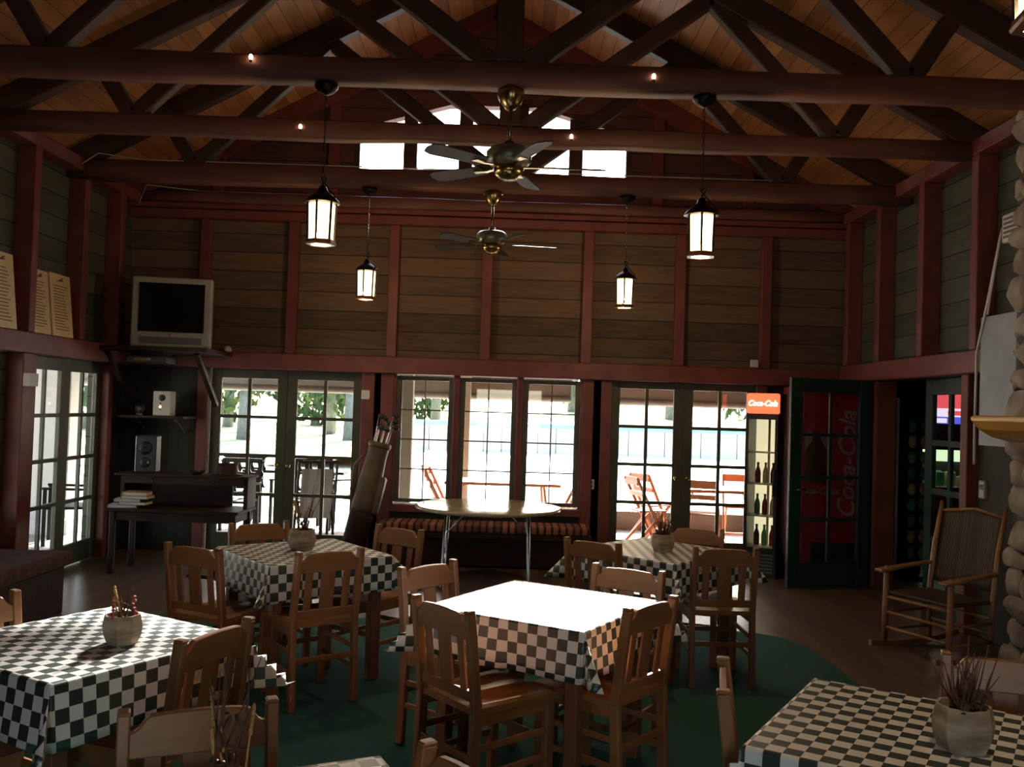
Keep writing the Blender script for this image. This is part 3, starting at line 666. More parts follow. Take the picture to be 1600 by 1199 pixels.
# ------------------------------------------------------------------ left corner
t = empty('television', (-3.42, 9.3, 2.165), R(9), 'silver tube television with dark screen on the high corner shelf', 'television')
b = MB(); b.box(-.385, .385, -.08, .02, 0, .7); sh = b.build('front_case', 'silver', t, bevel=.015, seg=2)
MB().box(-.315, .315, -.086, -.078, .15, .64).build('screen', 'screen', t)
MB().prism([(-.36, .02), (.36, .02), (.36, .68), (-.36, .68)], (0, .02, 0), (1, 0, 0), (0, 0, 1), (0, 1, 0), .2).prism([(-.24, .08), (.24, .08), (.24, .58), (-.24, .58)], (0, .2, 0), (1, 0, 0), (0, 0, 1), (0, 1, 0), .2).build('rear_case', 'grey', t, bevel=.02)
MB().box(-.3, .3, -.084, -.08, .03, .1).build('speaker_grille', 'grey', t)
MB().lathe([(.018, 0), (.018, .006), (.012, .008)], 14, (0, -.08, .122), Matrix.Rotation(R(90), 4, 'X')).build('badge', 'chrome', t)
t = empty('corner_shelf', (-3.6, 9.6, 2.09), 0, 'high dark shelf in the left corner carrying the television', 'shelf')
MB().box(-.56, .6, -.5, .35, .03, .07).build('shelf_board', 'darkwood', t)
for x in (-.45, .45): MB().bar((x, .33, -.5), (x, -.35, .02), .05, .05).build('bracket', 'darkwood', t)
t = empty('video_player', (-3.62, 9.28, 2.0), 0, 'black video player slung under the television shelf', 'player')
MB().box(-.2, .2, -.12, .15, 0, .07).build('case', 'black', t, bevel=.006)
MB().box(-.12, .05, -.124, -.119, .02, .05).build('front_panel', 'brass', t)
MB().box(-.17, -.15, -.1, .12, .07, .121).build('hanger', 'iron', t); MB().box(.15, .17, -.1, .12, .07, .121).build('hanger', 'iron', t)
t = empty('wall_shelf', (-3.72, 9.85, 1.44), 0, 'small dark shelf on brackets holding the pale speaker', 'shelf')
MB().box(-.36, .33, -.22, .24, 0, .025).build('shelf_board', 'darkwood', t)
for x in (-.2, .2): MB().bar((x, .23, -.16), (x, -.12, 0), .02, .02).build('bracket', 'grey', t)
t = empty('box_speaker', (-3.64, 9.75, 1.466), R(4), 'pale box speaker with black cone on the small corner shelf', 'speaker')
MB().box(-.09, .09, -.08, .1, 0, .26).build('case', 'white', t, bevel=.006)
MB().lathe([(.035, 0), (.033, .005), (.01, .002)], 20, (0, -.08, .19), Matrix.Rotation(R(90), 4, 'X')).build('cone', 'black', t)
for z in (.13, .095, .07): MB().lathe([(.009, 0), (.008, .006), (0, .008)], 10, (-.015, -.08, z), Matrix.Rotation(R(90), 4, 'X')).build('knob', 'bulb' if z == .095 else 'brass', t)
t = empty('desk_clock', (-3.88, 9.72, 1.466), 0, 'small round dark clock left of the pale speaker', 'clock')
MB().lathe([(0, 0), (.055, 0), (.06, .02), (.05, .035), (0, .036)], 20, (0, .02, .07), Matrix.Rotation(R(90), 4, 'X')).build('case', 'black', t)
MB().lathe([(0, .03), (.035, .036), (0, .037)], 16, (0, .018, .07), Matrix.Rotation(R(90), 4, 'X')).build('face', 'grey', t)
MB().box(-.03, .03, -.01, .02, 0, .02).build('foot', 'black', t)
# desk with raised shelf
t = empty('corner_desk', (-3.1, 8.85, 0), R(-2), 'dark wooden desk with raised back shelf in the left corner', 'desk')
MB().box(-.63, .63, -.25, .3, .585, .615).build('desktop', 'darkwood', t, bevel=.006)
MB().box(-.58, .58, -.2, .25, .5, .585).build('apron', 'darkwood', t)
for sx in (-1, 1):
    for yy in (-.19, .24): MB().bar((sx * .57, yy, 0), (sx * .57, yy, .58), .05, .05, (0, 1, 0)).build('leg', 'darkwood', t, bevel=.006)
    MB().box(sx * .6 - .02, sx * .6 + .02, .05, .3, .615, .9).build('side_panel', 'darkwood', t)
MB().box(-.66, .64, -.0, .32, .9, .925).build('raised_shelf', 'darkwood', t, bevel=.005)
MB().box(-.58, .4, .27, .29, .615, .9).build('back_panel', 'darkwood', t)
MB().box(-.58, .58, .03, .05, .83, .9).build('drawer_front', 'darkwood', t)
for x in (-.3, .3): MB().lathe([(.008, 0), (.012, .02), (0, .024)], 10, (x, .03, .865), Matrix.Rotation(R(90), 4, 'X')).build('knob', 'brass', t)
# books
zz = .617
for i, (w_, m, dx, rz, lab) in enumerate([(.26, 'book2', -.1, 12, 'pale blue book at the bottom of the stack on the desk'), (.25, 'book3', .01, -3, 'brown book second from bottom of the stack on the desk'), (.24, 'book2', -.05, 8, 'pale blue book in the middle of the stack on the desk'), (.25, 'book1', .03, -2, 'tan book second from top of the stack on the desk'), (.23, 'book1', .02, 3, 'tan book on top of the stack on the desk')]):
    th_ = .028 if i != 4 else .035
    t = empty('book', (-3.5 + dx, 8.74, zz), R(rz), lab, 'book', 'books on the corner desk')
    MB().box(-w_ / 2, w_ / 2, -.09, .09, 0, .004).box(-w_ / 2, w_ / 2, -.09, .09, th_ - .004, th_).box(-w_ / 2, -w_ / 2 + .004, -.09, .09, 0, th_).build('cover', m, t)
    MB().box(-w_ / 2 + .004, w_ / 2 - .005, -.085, .085, .004, th_ - .004).build('pages', 'paper', t)
    zz += th_ + .0005
t = empty('tower_speaker', (-3.52, 9.05, .925), R(5), 'dark grey upright speaker on the raised desk shelf', 'speaker')
MB().box(-.1, .1, -.07, .1, 0, .36).build('case', 'charcoal', t, bevel=.01)
for z, r_ in ((.1, .05), (.24, .065)): MB().lathe([(r_, 0), (r_ * .9, .008), (r_ * .4, -.0), (.0, .004)], 20, (0, -.07, z), Matrix.Rotation(R(90), 4, 'X')).build('cone', 'black', t)
MB().lathe([(.014, 0), (.01, .01), (0, .012)], 10, (.03, -.07, .1), Matrix.Rotation(R(90), 4, 'X')).build('knob', 'white', t)
t = empty('felt_hat', (-2.72, 9.0, .925), 0, 'round dark hat at the right end of the raised desk shelf', 'hat')
MB().lathe([(0, .0), (.15, .0), (.155, .008), (.1, .014), (.097, .02), (.095, .09), (.08, .115), (0, .12)], 24).build('hat', 'darkwood', t)
t = empty('candle_dish', (-3.0, 8.98, .925), 0, 'small dark dish left of the hat on the desk shelf', 'dish')
MB().lathe([(0, 0), (.04, 0), (.08, .03), (.078, .034), (.035, .01), (0, .01)], 20).build('dish', 'black', t); MB().lathe([(.025, .01), (.022, .07), (0, .075)], 14).build('candle', 'tan', t)
# wall bits
def plate(name, x0, x1, y0, y1, z0, z1, m, lab, cat):
    o = MB().box(x0, x1, y0, y1, z0, z1).build(name, m, bevel=.003); tag(o, lab, cat); return o
plate('paper_notice', -1.61, -1.52, YF - .056, YF - .052, 1.71, 1.81, 'paper', 'small square paper notice on red trim above the golf bag', 'notice')
t = empty('wall_outlet', (.925, YF - .013, .86), 0, 'white double wall outlet right of the three windows', 'outlet')
MB().box(-.035, .035, -.006, 0, -.055, .055).build('cover_plate', 'white', t, bevel=.002)
for z in (-.022, .022): MB().box(-.016, .016, -.009, -.005, z - .014, z + .014).build('socket', 'grey', t)
plate('smoke_detector', 2.6, 2.68, YF - .16, YF - .12, 2.19, 2.27, 'white', 'small white box on the far wall rail above the right doors', 'detector')
t = empty('door_bell', (-3.08, YF - .06, 2.182), 0, 'small pale bell standing on the rail right of the television', 'bell')
MB().lathe([(.045, 0), (.042, .03), (.025, .055), (.0, .06)], 16).build('dome', 'white', t); MB().lathe([(.012, .056), (.008, .075), (0, .078)], 10).build('button', 'grey', t)
plate('wall_box', XL + .14, XL + .2, 7.7, 7.84, 1.72, 1.83, 'white', 'white box on the red post between left window and left doors', 'box')
for i, (y0_, y1_, hh, lab) in enumerate([(7.24, 7.6, .62, 'cream list board leaning above the left window, cut by the photo edge'), (7.85, 8.17, .56, 'cream list board leaning above the left doors, nearer of the pair'), (8.2, 8.58, .57, 'cream list board leaning above the left doors, farther of the pair')]):
    t = empty('list_board', (XL + .12, (y0_ + y1_) / 2, 2.183), 0, lab, 'board', 'cream list boards on the left ledge'); W = (y1_ - y0_) / 2
    t.rotation_euler = (0, R(-6), 0)
    MB().box(-.008, .008, -W, W, 0, hh).build('board', 'cream', t, bevel=.002)
    ln = MB(); rn = random.Random(i)
    for k in range(16): ln.box(.008, .0095, -W * .72, -W * .72 + W * rn.uniform(.9, 1.4), .06 + k * .026 * hh / .56, .067 + k * .026 * hh / .56)
    ln.build('list_lines', 'ink', t)
    MB().prism([(-.1, .49), (-.02, .505), (.03, .53), (.07, .525), (.03, .515), (.06, .50), (0, .495)], (.0085, 0, (hh - .56)), (0, 1, 0), (0, 0, 1), (1, 0, 0), .001).build('emblem', 'ink', t)
t = empty('cushioned_bench', (-3.75, 6.3, 0), 0, 'low bench with brown patterned cushion along the left wall', 'bench')
MB().box(-.43, .4, -.9, .78, .0, .36).build('base', 'darkwood', t, bevel=.006)
MB().box(-.43, .45, -.9, .8, .36, .47).build('cushion', 'benchcloth', t, bevel=.03, seg=3)

# ------------------------------------------------------------------ drinks cooler, vending machine
t = empty('drinks_cooler', (2.715, 9.68, 0), R(-30), 'slim lit drinks cooler with glowing red header right of the french doors', 'cooler')
w2, dp, H = .165, .165, 1.9
b = MB(); b.box(-w2, w2, -dp, dp, 0, .27); b.box(-w2, -w2 + .02, -dp, dp, .27, 1.66); b.box(w2 - .02, w2, -dp, dp, .27, 1.66); b.box(-w2 + .02, w2 - .02, dp - .02, dp, .27, 1.66); b.box(-w2, w2, -dp, dp, 1.66, 1.69); b.box(-w2, w2, -dp + .05, dp, 1.69, H)
b.build('cabinet', 'black', t)
MB().box(-w2, w2, -dp - .03, -dp + .05, 1.69, 1.9).build('header', 'cokelit', t, bevel=.02, seg=3)
textmesh('lettering', 'Coca-Cola', .082, 'cokewhite', t, (0, -dp - .032, 1.795), (R(90), 0, 0), .35, .003, .85)
MB().box(-w2 + .02, w2 - .02, dp - .026, dp - .02, .29, 1.64).build('back_light_panel', 'coolglow', t)
MB().box(-.012, .012, dp - .05, dp - .03, .29, 1.64).build('shelf_post', 'white', t)
for z in (.3, .62, .95, 1.28):
    MB().box(-w2 + .025, w2 - .025, -dp + .04, dp - .03, z, z + .012).build('shelf', 'white', t)
d = MB(); d.box(-w2, -w2 + .03, -dp - .03, -dp, .27, 1.68); d.box(w2 - .03, w2, -dp - .03, -dp, .27, 1.68); d.box(-w2 + .03, w2 - .03, -dp - .03, -dp, .27, .31); d.box(-w2 + .03, w2 - .03, -dp - .03, -dp, 1.63, 1.68)
dr = d.build('door', 'black', t); MB().box(-w2 + .03, w2 - .03, -dp - .017, -dp - .013, .31, 1.63).build('pane', 'glass', dr)
MB().tube([(w2 - .02, -dp - .03, .85), (w2 - .02, -dp - .075, .88), (w2 - .02, -dp - .075, 1.08), (w2 - .02, -dp - .03, 1.11)], .016, 8).build('handle', 'black', dr)
rn = random.Random(21)
for zi, z in enumerate((.312, .632, .962)):
    for k in range(3):
        v_ = Vector((-.08 + k * .08, 0, 0)); v_.rotate(Euler((0, 0, R(-30))))
        o = MB().lathe([(0, 0), (.028, .002), (.03, .02), (.03, .1), (.026, .13), (.012, .17), (.012, .2), (.014, .2), (.014, .215), (0, .216)], 14).build('drink_bottle', ['darkwood', 'pack1', 'cokered', 'pack2'][(zi + k) % 4], None, (2.715 + v_.x, 9.68 + v_.y, z + .002))
        tag(o, '%s drink bottle on the %s shelf of the slim lit cooler' % (['left', 'middle', 'right'][k], ['lowest', 'second', 'third'][zi]), 'bottle', 'bottles in the slim cooler')
gl = MB()
for k in range(6): gl.box(-w2 + .03, w2 - .03, -dp - .006, -dp, .05 + k * .035, .068 + k * .035)
gl.build('grille', 'grey', t)
t = empty('vending_machine', (3.31, 9.62, 0), 0, 'tall red vending machine behind the open green door', 'vending machine')
MB().box(-.35, .35, -.33, .34, .03, 1.99).build('cabinet', 'cokered', t, bevel=.015, seg=2)
MB().box(-.33, .33, -.3, .3, 0, .03).build('base', 'black', t)
textmesh('lettering', 'Coca-Cola', .25, 'fadedwhite', t, (.12, -.333, 1.2), (R(90), R(-90), 0), .3, .003)
textmesh('lettering', 'Coca-Cola', .1, 'fadedwhite', t, (-.19, -.333, .93), (R(90), 0, 0), .3, .003)
bt = [(-.05, 0), (.05, 0), (.055, .12), (.042, .2), (.055, .28), (.05, .34), (.02, .42), (.018, .5), (-.018, .5), (-.02, .42), (-.05, .34), (-.055, .28), (-.042, .2), (-.055, .12)]
MB().prism([(x * 1.9, z) for x, z in bt], (-.2, -.332, 1.02), (1, 0, 0), (0, 0, 1), (0, -1, 0), .003).build('bottle_picture', 'darkwood', t)
MB().prism([(-.12, .3), (-.12, .48), (-.05, .52), (-.05, .42)], (-.2, -.332, 1.02), (1, 0, 0), (0, 0, 1), (0, -1, 0), .002).prism([(.12, .3), (.12, .48), (.05, .52), (.05, .42)], (-.2, -.332, 1.02), (1, 0, 0), (0, 0, 1), (0, -1, 0), .002).build('bottle_highlight', 'fadedwhite', t)
MB().box(.24, .33, -.336, -.33, .85, 1.35).build('button_panel', 'black', t)
MB().box(-.25, .2, -.34, -.328, .2, .42).build('delivery_door', 'black', t, bevel=.008)

# ------------------------------------------------------------------ shop beyond the right wall
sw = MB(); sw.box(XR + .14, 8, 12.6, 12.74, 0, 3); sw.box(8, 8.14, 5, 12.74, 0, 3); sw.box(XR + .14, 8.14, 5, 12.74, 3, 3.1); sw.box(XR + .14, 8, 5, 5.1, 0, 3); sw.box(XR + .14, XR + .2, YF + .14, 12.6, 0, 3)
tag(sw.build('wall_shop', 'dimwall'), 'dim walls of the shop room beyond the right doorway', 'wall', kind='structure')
tag(MB().box(XR - .3, 8, YF + .16, 12.7, -.12, -.002).build('floor_shop', 'floor'), 'dark floor of the shop room', 'floor', kind='structure')
t = empty('shop_screen', (5.74, 12.0, 1.68), R(-4), 'small lit red and blue screen seen through the closed green door', 'screen')
MB().box(-.24, .24, 0, .06, -.06, .46).build('case', 'black', t)
MB().box(-.22, .22, -.006, 0, .16, .44).build('red_picture', 'scr_red', t); MB().box(-.22, .22, -.006, 0, -.04, .05).build('blue_band', 'scr_blue', t); MB().box(-.22, .22, -.006, 0, .05, .16).build('middle_picture', 'scr_white', t)
MB().box(-.02, .21, -.009, -.005, .07, .13).build('red_strip', 'scr_red', t); MB().box(-.2, -.03, -.009, -.005, -.03, .03).build('white_caption', 'scr_white', t)
MB().bar((0, .05, -.05), (0, .05, -.3), .06, .04, (0, 1, 0)).build('stand', 'black', t)
t = empty('shop_cooler', (5.76, 12.05, 0), R(-4), 'lit open shelf cooler with packets below the shop screen', 'cooler')
b = MB(); b.box(-.45, .45, .3, .34, 0, 1.36); b.box(-.45, -.42, -.1, .3, 0, 1.36); b.box(.42, .45, -.1, .3, 0, 1.36); b.box(-.42, .42, -.1, .3, 1.3, 1.36); b.box(-.42, .42, -.1, .3, 0, .1)
b.build('cabinet', 'black', t)
MB().box(-.42, .42, -.04, .29, 1.15, 1.3).build('light_box', 'shelf_lit', t)
for z in (.3, .55, .8): MB().box(-.42, .42, -.1, .3, z, z + .02).build('shelf', 'white', t)
rn = random.Random(9)
for zi, z in enumerate((.1, .32, .57, .82)):
    for k in range(6):
        xx = -.38 + k * .15; hh = rn.uniform(.12, .2); m = rn.choice(['pack1', 'pack2', 'pack3', 'pack2'])
        o = MB().box(-.05, .05, -.06, .06, 0, hh).box(-.03, .03, -.015, .015, hh, hh + .015).build('drink_carton', m, None, (5.76 + xx, 12.13, z), .01)
        o.rotation_euler = (0, 0, R(-4)); tag(o, 'small drink carton on the lit shelves of the shop cooler', 'carton', 'cartons in the shop cooler')
t = empty('snack_rack', (4.28, 9.75, 0), R(20), 'dark tall rack of hanging packets inside the shop doorway', 'rack')
MB().box(-.16, .16, .02, .06, 0, 1.9).build('back_board', 'black', t); MB().box(-.2, .2, -.12, .14, 0, .04).build('base', 'black', t)
for k in range(9): MB().tube([(-.08, .02, .35 + k * .165), (-.08, -.1, .35 + k * .165)], .005, 6).tube([(.08, .02, .35 + k * .165), (.08, -.1, .35 + k * .165)], .005, 6).build('peg', 'chrome', t)
for k in range(9):
    for s in (-1, 1):
        a_ = Vector((s * .08, -.085, 0)); a_.rotate(Euler((0, 0, R(20))))
        o = MB().blob((0, 0, -.06), (.055, .018, .062), .06, 2, None, k).box(-.05, .05, -.004, .004, -.012, .005).build('snack_packet', ['pack1', 'pack2', 'pack3'][k % 3], None, (4.28 + a_.x, 9.75 + a_.y, .345 + k * .165)); o.rotation_euler = (0, 0, R(20))
        tag(o, 'small packet hanging on the dark rack in the shop doorway', 'packet', 'packets on the doorway rack')

# ------------------------------------------------------------------ rocking chair
def rocker():
    t = empty('rocking_chair', (3.13, 6.62, .0), R(-65 + 180), 'wooden rocking chair with woven wicker back beside the stone chimney', 'rocking chair')
    # local: x = right of sitter, facing +y
    W = .275
    for s in (-1, 1):
        MB().tube([(s * W, .24, .05), (s * W, .235, .3), (s * W, .23, .56), (s * W, .23, .6)], [.02, .024, .02, .012], 10).build('front_leg', 'rockwood', t)
        MB().tube([(s * (W - .02), -.2, .05), (s * (W - .01), -.2, .4), (s * (W - .01), -.25, .75), (s * (W - .01), -.32, 1.07)], [.018, .022, .022, .014], 10).build('rear_post', 'rockwood', t)
        pts = []
        for k in range(13):
            y = -.52 + k * .9 / 12; pts.append((s * W, y, .028 + .16 * (y + .02) ** 2))
        b = MB()
        for k in range(12): b.bar(pts[k], pts[k + 1], .028, .04)
        b.build('rocker', 'rockwood', t)
        MB().prism([(-.035, .32), (.035, .32), (.045, .26), (.03, .0), (.025, -.22), (-.025, -.22), (-.03, .0), (-.045, .26)], (s * W, 0, .585), (1, 0, 0), (0, 1, -.08), (0, 0, 1), .022).build('arm', 'rockwood', t, bevel=.006)
        for z in (.14, .27): MB().tube([(s * W, .24, z), (s * (W - .01), -.2, z)], .011, 8).build('side_rung', 'rockwood', t)
    for z in (.16, .27, .38): MB().tube([(-W, .238, z), (W, .238, z)], .012, 8).build('front_rung', 'rockwood', t)
    for z in (.2, .3): MB().tube([(-W + .02, -.2, z), (W - .02, -.2, z)], .011, 8).build('rear_rung', 'rockwood', t)
    n = 10; vs = []; fs = []
    for j in range(n + 1):
        for i in range(n + 1):
            u = i / n * 2 - 1; v = j / n; z = .48 + v * .52 + (.035 * (1 - u * u) if j == n else 0); vs.append((u * (W - .025), -.21 - v * .1 - .03 * (1 - u * u), z))
    m = len(vs); vs += [(x, y - .014, z) for x, y, z in vs]
    for j in range(n):
        for i in range(n):
            q_ = (j * (n + 1) + i, j * (n + 1) + i + 1, (j + 1) * (n + 1) + i + 1, (j + 1) * (n + 1) + i); fs += [q_, tuple(m + k for k in reversed(q_))]
    edge = list(range(n + 1)) + [(j + 1) * (n + 1) + n for j in range(n)] + [n * (n + 1) + i for i in range(n - 1, -1, -1)] + [j * (n + 1) for j in range(n - 1, 0, -1)]
    for k in range(len(edge)): a, b_ = edge[k], edge[(k + 1) % len(edge)]; fs.append((a, m + a, m + b_, b_))
    MB().add(vs, fs, True).build('woven_back', 'wicker', t)
    MB().box(-W + .01, W - .01, -.2, .24, .4, .425).build('woven_seat', 'wicker', t, bevel=.01)
    MB().tube([(-W + .02, -.315, 1.0), (0, -.35, 1.035), (W - .02, -.315, 1.0)], .013, 8).build('top_rail', 'rockwood', t)
    return t
rocker()

# ------------------------------------------------------------------ chimney, mantel, right wall things
t = empty('stone_chimney', (3.55, 5.2, 0), 0, 'rounded field stone chimney at the right edge of the photo', 'chimney')
MB().box(-.14, .165, -1.0, 1.0, 0, ZP + .05).build('mortar_core', 'mortar', t)
rn = random.Random(5); b = MB(); z = .0
def stone(c, rad, seed):
    q = random.Random(seed); bm = bmesh.new(); bmesh.ops.create_icosphere(bm, subdivisions=3, radius=1)
    pl = [(Vector((q.uniform(-1, 1), q.uniform(-1, 1), q.uniform(-1, 1))).normalized(), q.uniform(.55, .8)) for _ in range(10)] + [(Vector(v), .8) for v in ((0, 1, 0), (0, -1, 0), (0, 0, 1), (0, 0, -1), (-1, 0, 0))]
    vs = []
    for v in bm.verts:
        p = v.co.copy()
        for n_, d_ in pl:
            e = p.dot(n_) - d_
            if e > 0: p -= n_ * e
        p *= 1 + q.uniform(-.012, .012); vs.append((c[0] + p.x * rad[0], c[1] + p.y * rad[1], c[2] + p.z * rad[2]))
    b.add(vs, [tuple(v.index for v in f.verts) for f in bm.faces], True); bm.free()
while z < ZP + .02:
    hh = rn.uniform(.13, .26); y = -1.0
    while y < .98:
        ww = rn.uniform(.16, .34)
        if y + ww > .9: ww = 1.02 - y
        stone((-.13 + rn.uniform(-.03, .02), y + ww / 2, z + hh / 2), (.085, ww * .66, hh * .68), rn.randint(0, 9999)); y += ww
    for xx in (-.07, .07):
        stone((xx + rn.uniform(-.02, .02), .97, z + hh / 2), (.11, .075, hh * .68), rn.randint(0, 9999))
    z += hh
b.build('stones', 'stone', t)
ml = MB(); n = 16; poly = [(0, .14)] + [(-.46 * math.cos(k / n * PI / 2) ** .8, .14 - .03 * (k == 0) - .16 * math.sin(k / n * PI / 2)) for k in range(n + 1)]
poly = [(.02, .0), (-.2, -.015), (-.32, .015), (-.4, .06), (-.45, .115), (-.455, .135), (-.44, .15), (.02, .15)]
ml.prism(poly, (3.42, 4.4, 1.565), (1, 0, 0), (0, 0, 1), (0, 1, 0), 1.52)
o = ml.build('mantel_shelf', 'mantel', None, bevel=.012, seg=2); tag(o, 'golden varnished half-log mantel shelf jutting from the stone chimney', 'mantel')
tag(MB().box(XR - .185, XR - .17, 6.4, 6.92, 1.5, 2.46).build('zinc_panel', 'slate', None, bevel=.003), 'plain grey metal panel on the right wall behind the chimney', 'panel')
t = empty('heater_vent', (XR - .1, 6.42, 2.96), 0, 'white louvred vent box high on the right wall beside the chimney', 'vent')
MB().box(-.12, .1, -.16, .16, 0, .2).build('case', 'white', t, bevel=.008)
l = MB()
for k in range(5): l.box(-.126, -.119, -.13, .13, .03 + k * .032, .045 + k * .032)
l.build('louvre', 'grey', t)
tag(MB().tube([(XR - .2, 6.6, 3.08), (XR - .2, 6.64, 3.0), (XR - .2, 6.8, 2.55), (XR - .18, 6.98, 2.2), (XR - .175, 7.0, 1.6), (XR - .175, 7.0, 1.35)], .011, 8).build('conduit', 'white'), 'thin pale conduit running down from the vent box to the doorway', 'conduit')
tag(MB().tube([(XR - .2, 6.62, 3.05), (XR - .2, 6.76, 2.6), (XR - .195, 6.80, 2.47)], .008, 8).build('conduit', 'white'), 'shorter pale conduit running from the vent box to the grey panel', 'conduit')
t = empty('thermostat', (XR, 7.15, 1.08), 0, 'small grey thermostat on the right wall by the rocking chair', 'thermostat')
MB().box(-.04, -.0, -.045, .045, 0, .14).build('case', 'silver', t, bevel=.006); MB().box(-.043, -.038, -.025, .025, .07, .11).build('display', 'black', t)

# ------------------------------------------------------------------ porch and yard
tag(MB().box(-9, 7.5, YF + .16, 13.2, -.16, -.02).build('porch_deck', 'porch'), 'sunlit board porch outside the far doors', 'porch', kind='structure')
tag(MB().box(-8.2, XL - .14, -2, YF + .16, -.16, -.02).build('porch_deck', 'porch'), 'board porch outside the left wall', 'porch', kind='structure')
pr = MB(); pr.prism([(YF + .14, 2.95), (13.5, 2.45), (13.5, 2.55), (YF + .14, 3.05)], (-9, 0, 0), (0, 1, 0), (0, 0, 1), (1, 0, 0), 16.5)
tag(pr.build('porch_roof', 'porchdark'), 'low porch roof outside the far wall', 'roof', kind='structure')
pr = MB(); pr.prism([(XL - .14, 2.95), (-8.4, 2.4), (-8.4, 2.5), (XL - .14, 3.05)], (0, -2, 0), (1, 0, 0), (0, 0, 1), (0, 1, 0), 12.2)
tag(pr.build('porch_roof', 'porchdark'), 'low porch roof outside the left wall', 'roof', kind='structure')
for x0_, x1_, zz_, lab in [(-9, -1.75, 1.80, 'rolled brown porch blind outside the left french doors'), (-1.75, .95, 1.77, 'rolled brown porch blind outside the three windows'), (.95, 7.4, 1.76, 'rolled brown porch blind outside the right french doors')]:
    t = empty('porch_blind', ((x0_ + x1_) / 2, 13.3, zz_), 0, lab, 'blind', 'rolled porch blinds'); hw = (x1_ - x0_) / 2 - .06
    MB().box(-hw, hw, -.02, .02, .06, .75).build('slats', 'porchdark', t); MB().tube([(-hw, 0, .045), (hw, 0, .045)], .05, 12).build('roll', 'porchdark', t)
for x_, y_, lab in [(-9, 13.2, 'far left porch post'), (-1.75, 13.2, 'pale porch post behind the left window of three'), (-.62, 13.15, 'pale porch post behind the middle window of three'), (3.9, 13.2, 'pale porch post behind the drinks cooler'), (7.3, 13.2, 'far right porch post')]:
    t = empty('porch_post', (x_, y_, -.02), 0, lab, 'post', 'porch posts')
    MB().box(-.075, .075, -.075, .075, 0, 2.5).build('shaft', 'postpaint', t, bevel=.008); MB().box(-.11, .11, -.11, .11, 0, .18).build('plinth', 'postpaint', t); MB().box(-.1, .1, -.1, .1, 2.2, 2.32).build('capital', 'postpaint', t)
t = empty('porch_post', (-1.3, 11.6, -.02), 0, 'wide pale post close outside the left window of three', 'post', 'porch posts'); MB().box(-.1, .1, -.08, .08, 0, 2.75).build('shaft', 'postpaint', t, bevel=.008); MB().box(-.13, .13, -.11, .11, 0, .18).build('plinth', 'postpaint', t)
t = empty('porch_post', (-5.55, 11.2, -.02), 0, 'white painted post outside the left glazed doors', 'post', 'porch posts'); MB().box(-.3, .3, -.14, .14, 0, 2.65).build('shaft', 'whitepaint', t, bevel=.008); MB().box(-.34, .34, -.18, .18, 0, .18).build('plinth', 'whitepaint', t)
tag(MB().box(.95, 7.4, 13.2, 13.32, -.02, .24).build('porch_kerb', 'porchdark'), 'low brown kerb at porch edge outside the right french doors', 'kerb', kind='structure')
def hill_z(x, y):
    k = min(1, max(0, (x + 8) / 5)); return (-.3 + max(0, y - 30) * .012) * (1 - k) + (.24 + max(0, y - 30) * .03) * k
n = 40; vs = []; fs = []
for j in range(n + 1):
    for i in range(n + 1):
        x = -70 + 140 * i / n; y = 26 + 90 * j / n; vs.append((x, y, hill_z(x, y) + .25 * math.sin(x * .2) * min(1, (y - 26) / 20)))
for j in range(n):
    for i in range(n): fs.append((j * (n + 1) + i, j * (n + 1) + i + 1, (j + 1) * (n + 1) + i + 1, (j + 1) * (n + 1) + i))
tag(MB().add(vs, fs, True).build('hill', 'hill'), 'dry grass rising beyond the yard', 'hill', kind='structure')
tag(MB().box(-80, 80, -20, 14, -.4, -.18).box(-80, -3.4, 14, 30, -.6, -.2).prism([(14, -.4), (30, -.4), (30, .32), (26, .3), (14, -.18)], (-3.4, 0, 0), (0, 1, 0), (0, 0, 1), (1, 0, 0), 84).build('yard_ground', 'yard'), 'pale sun-bleached yard around the hall', 'ground', kind='structure')
t = empty('yard_fence', (7.5, 28, .25), 0, 'long grey board fence with pale blue cap across the yard', 'fence')
MB().box(-10.5, 16, 0, .06, 0, .82).build('boards', 'fence', t); MB().box(-10.6, 16.1, -.1, .15, .82, .96).build('cap', 'fencecap', t)
def tree(x, y, h, r, lab, seed, low=.35):
    rn = random.Random(seed); zg = hill_z(x, y) - .05
    t = empty('tree', (x, y, zg), 0, lab, 'tree', 'trees beyond the yard')
    tr = MB().tube([(0, 0, -.3), (.05, 0, h * .3), (rn.uniform(-.2, .2), 0, h * .6), (0, 0, h * .9)], [.34, .28, .2, .08], 10)
    for k in range(5):
        a = rn.uniform(0, 6.28); z = h * rn.uniform(low, .7); tr.tube([(0, 0, z), (math.cos(a) * r * .7, math.sin(a) * r * .7, z + r * .5)], [.1, .03], 6)
    tr.build('trunk', 'trunk', t)
    c = MB()
    for k in range(750):
        a = rn.uniform(0, 6.28); u = rn.uniform(-1, 1); q = rn.uniform(.5, 1) ** .5; s_ = math.sqrt(1 - u * u)
        p = Vector((math.cos(a) * s_ * r * q, math.sin(a) * s_ * r * q, h * (1 + low) / 2 + u * h * (1 - low) / 2 * q)); L_ = rn.uniform(.2, .5)
        e = Euler((rn.uniform(0, 3), rn.uniform(0, 3), rn.uniform(0, 3))).to_matrix()
        c.add([p + e @ Vector(v_) for v_ in ((-L_, 0, 0), (0, -L_ * .45, .05), (L_, 0, 0), (0, L_ * .45, -.05))], [(0, 1, 2, 3)])
    c.build('foliage', 'leaf', t)
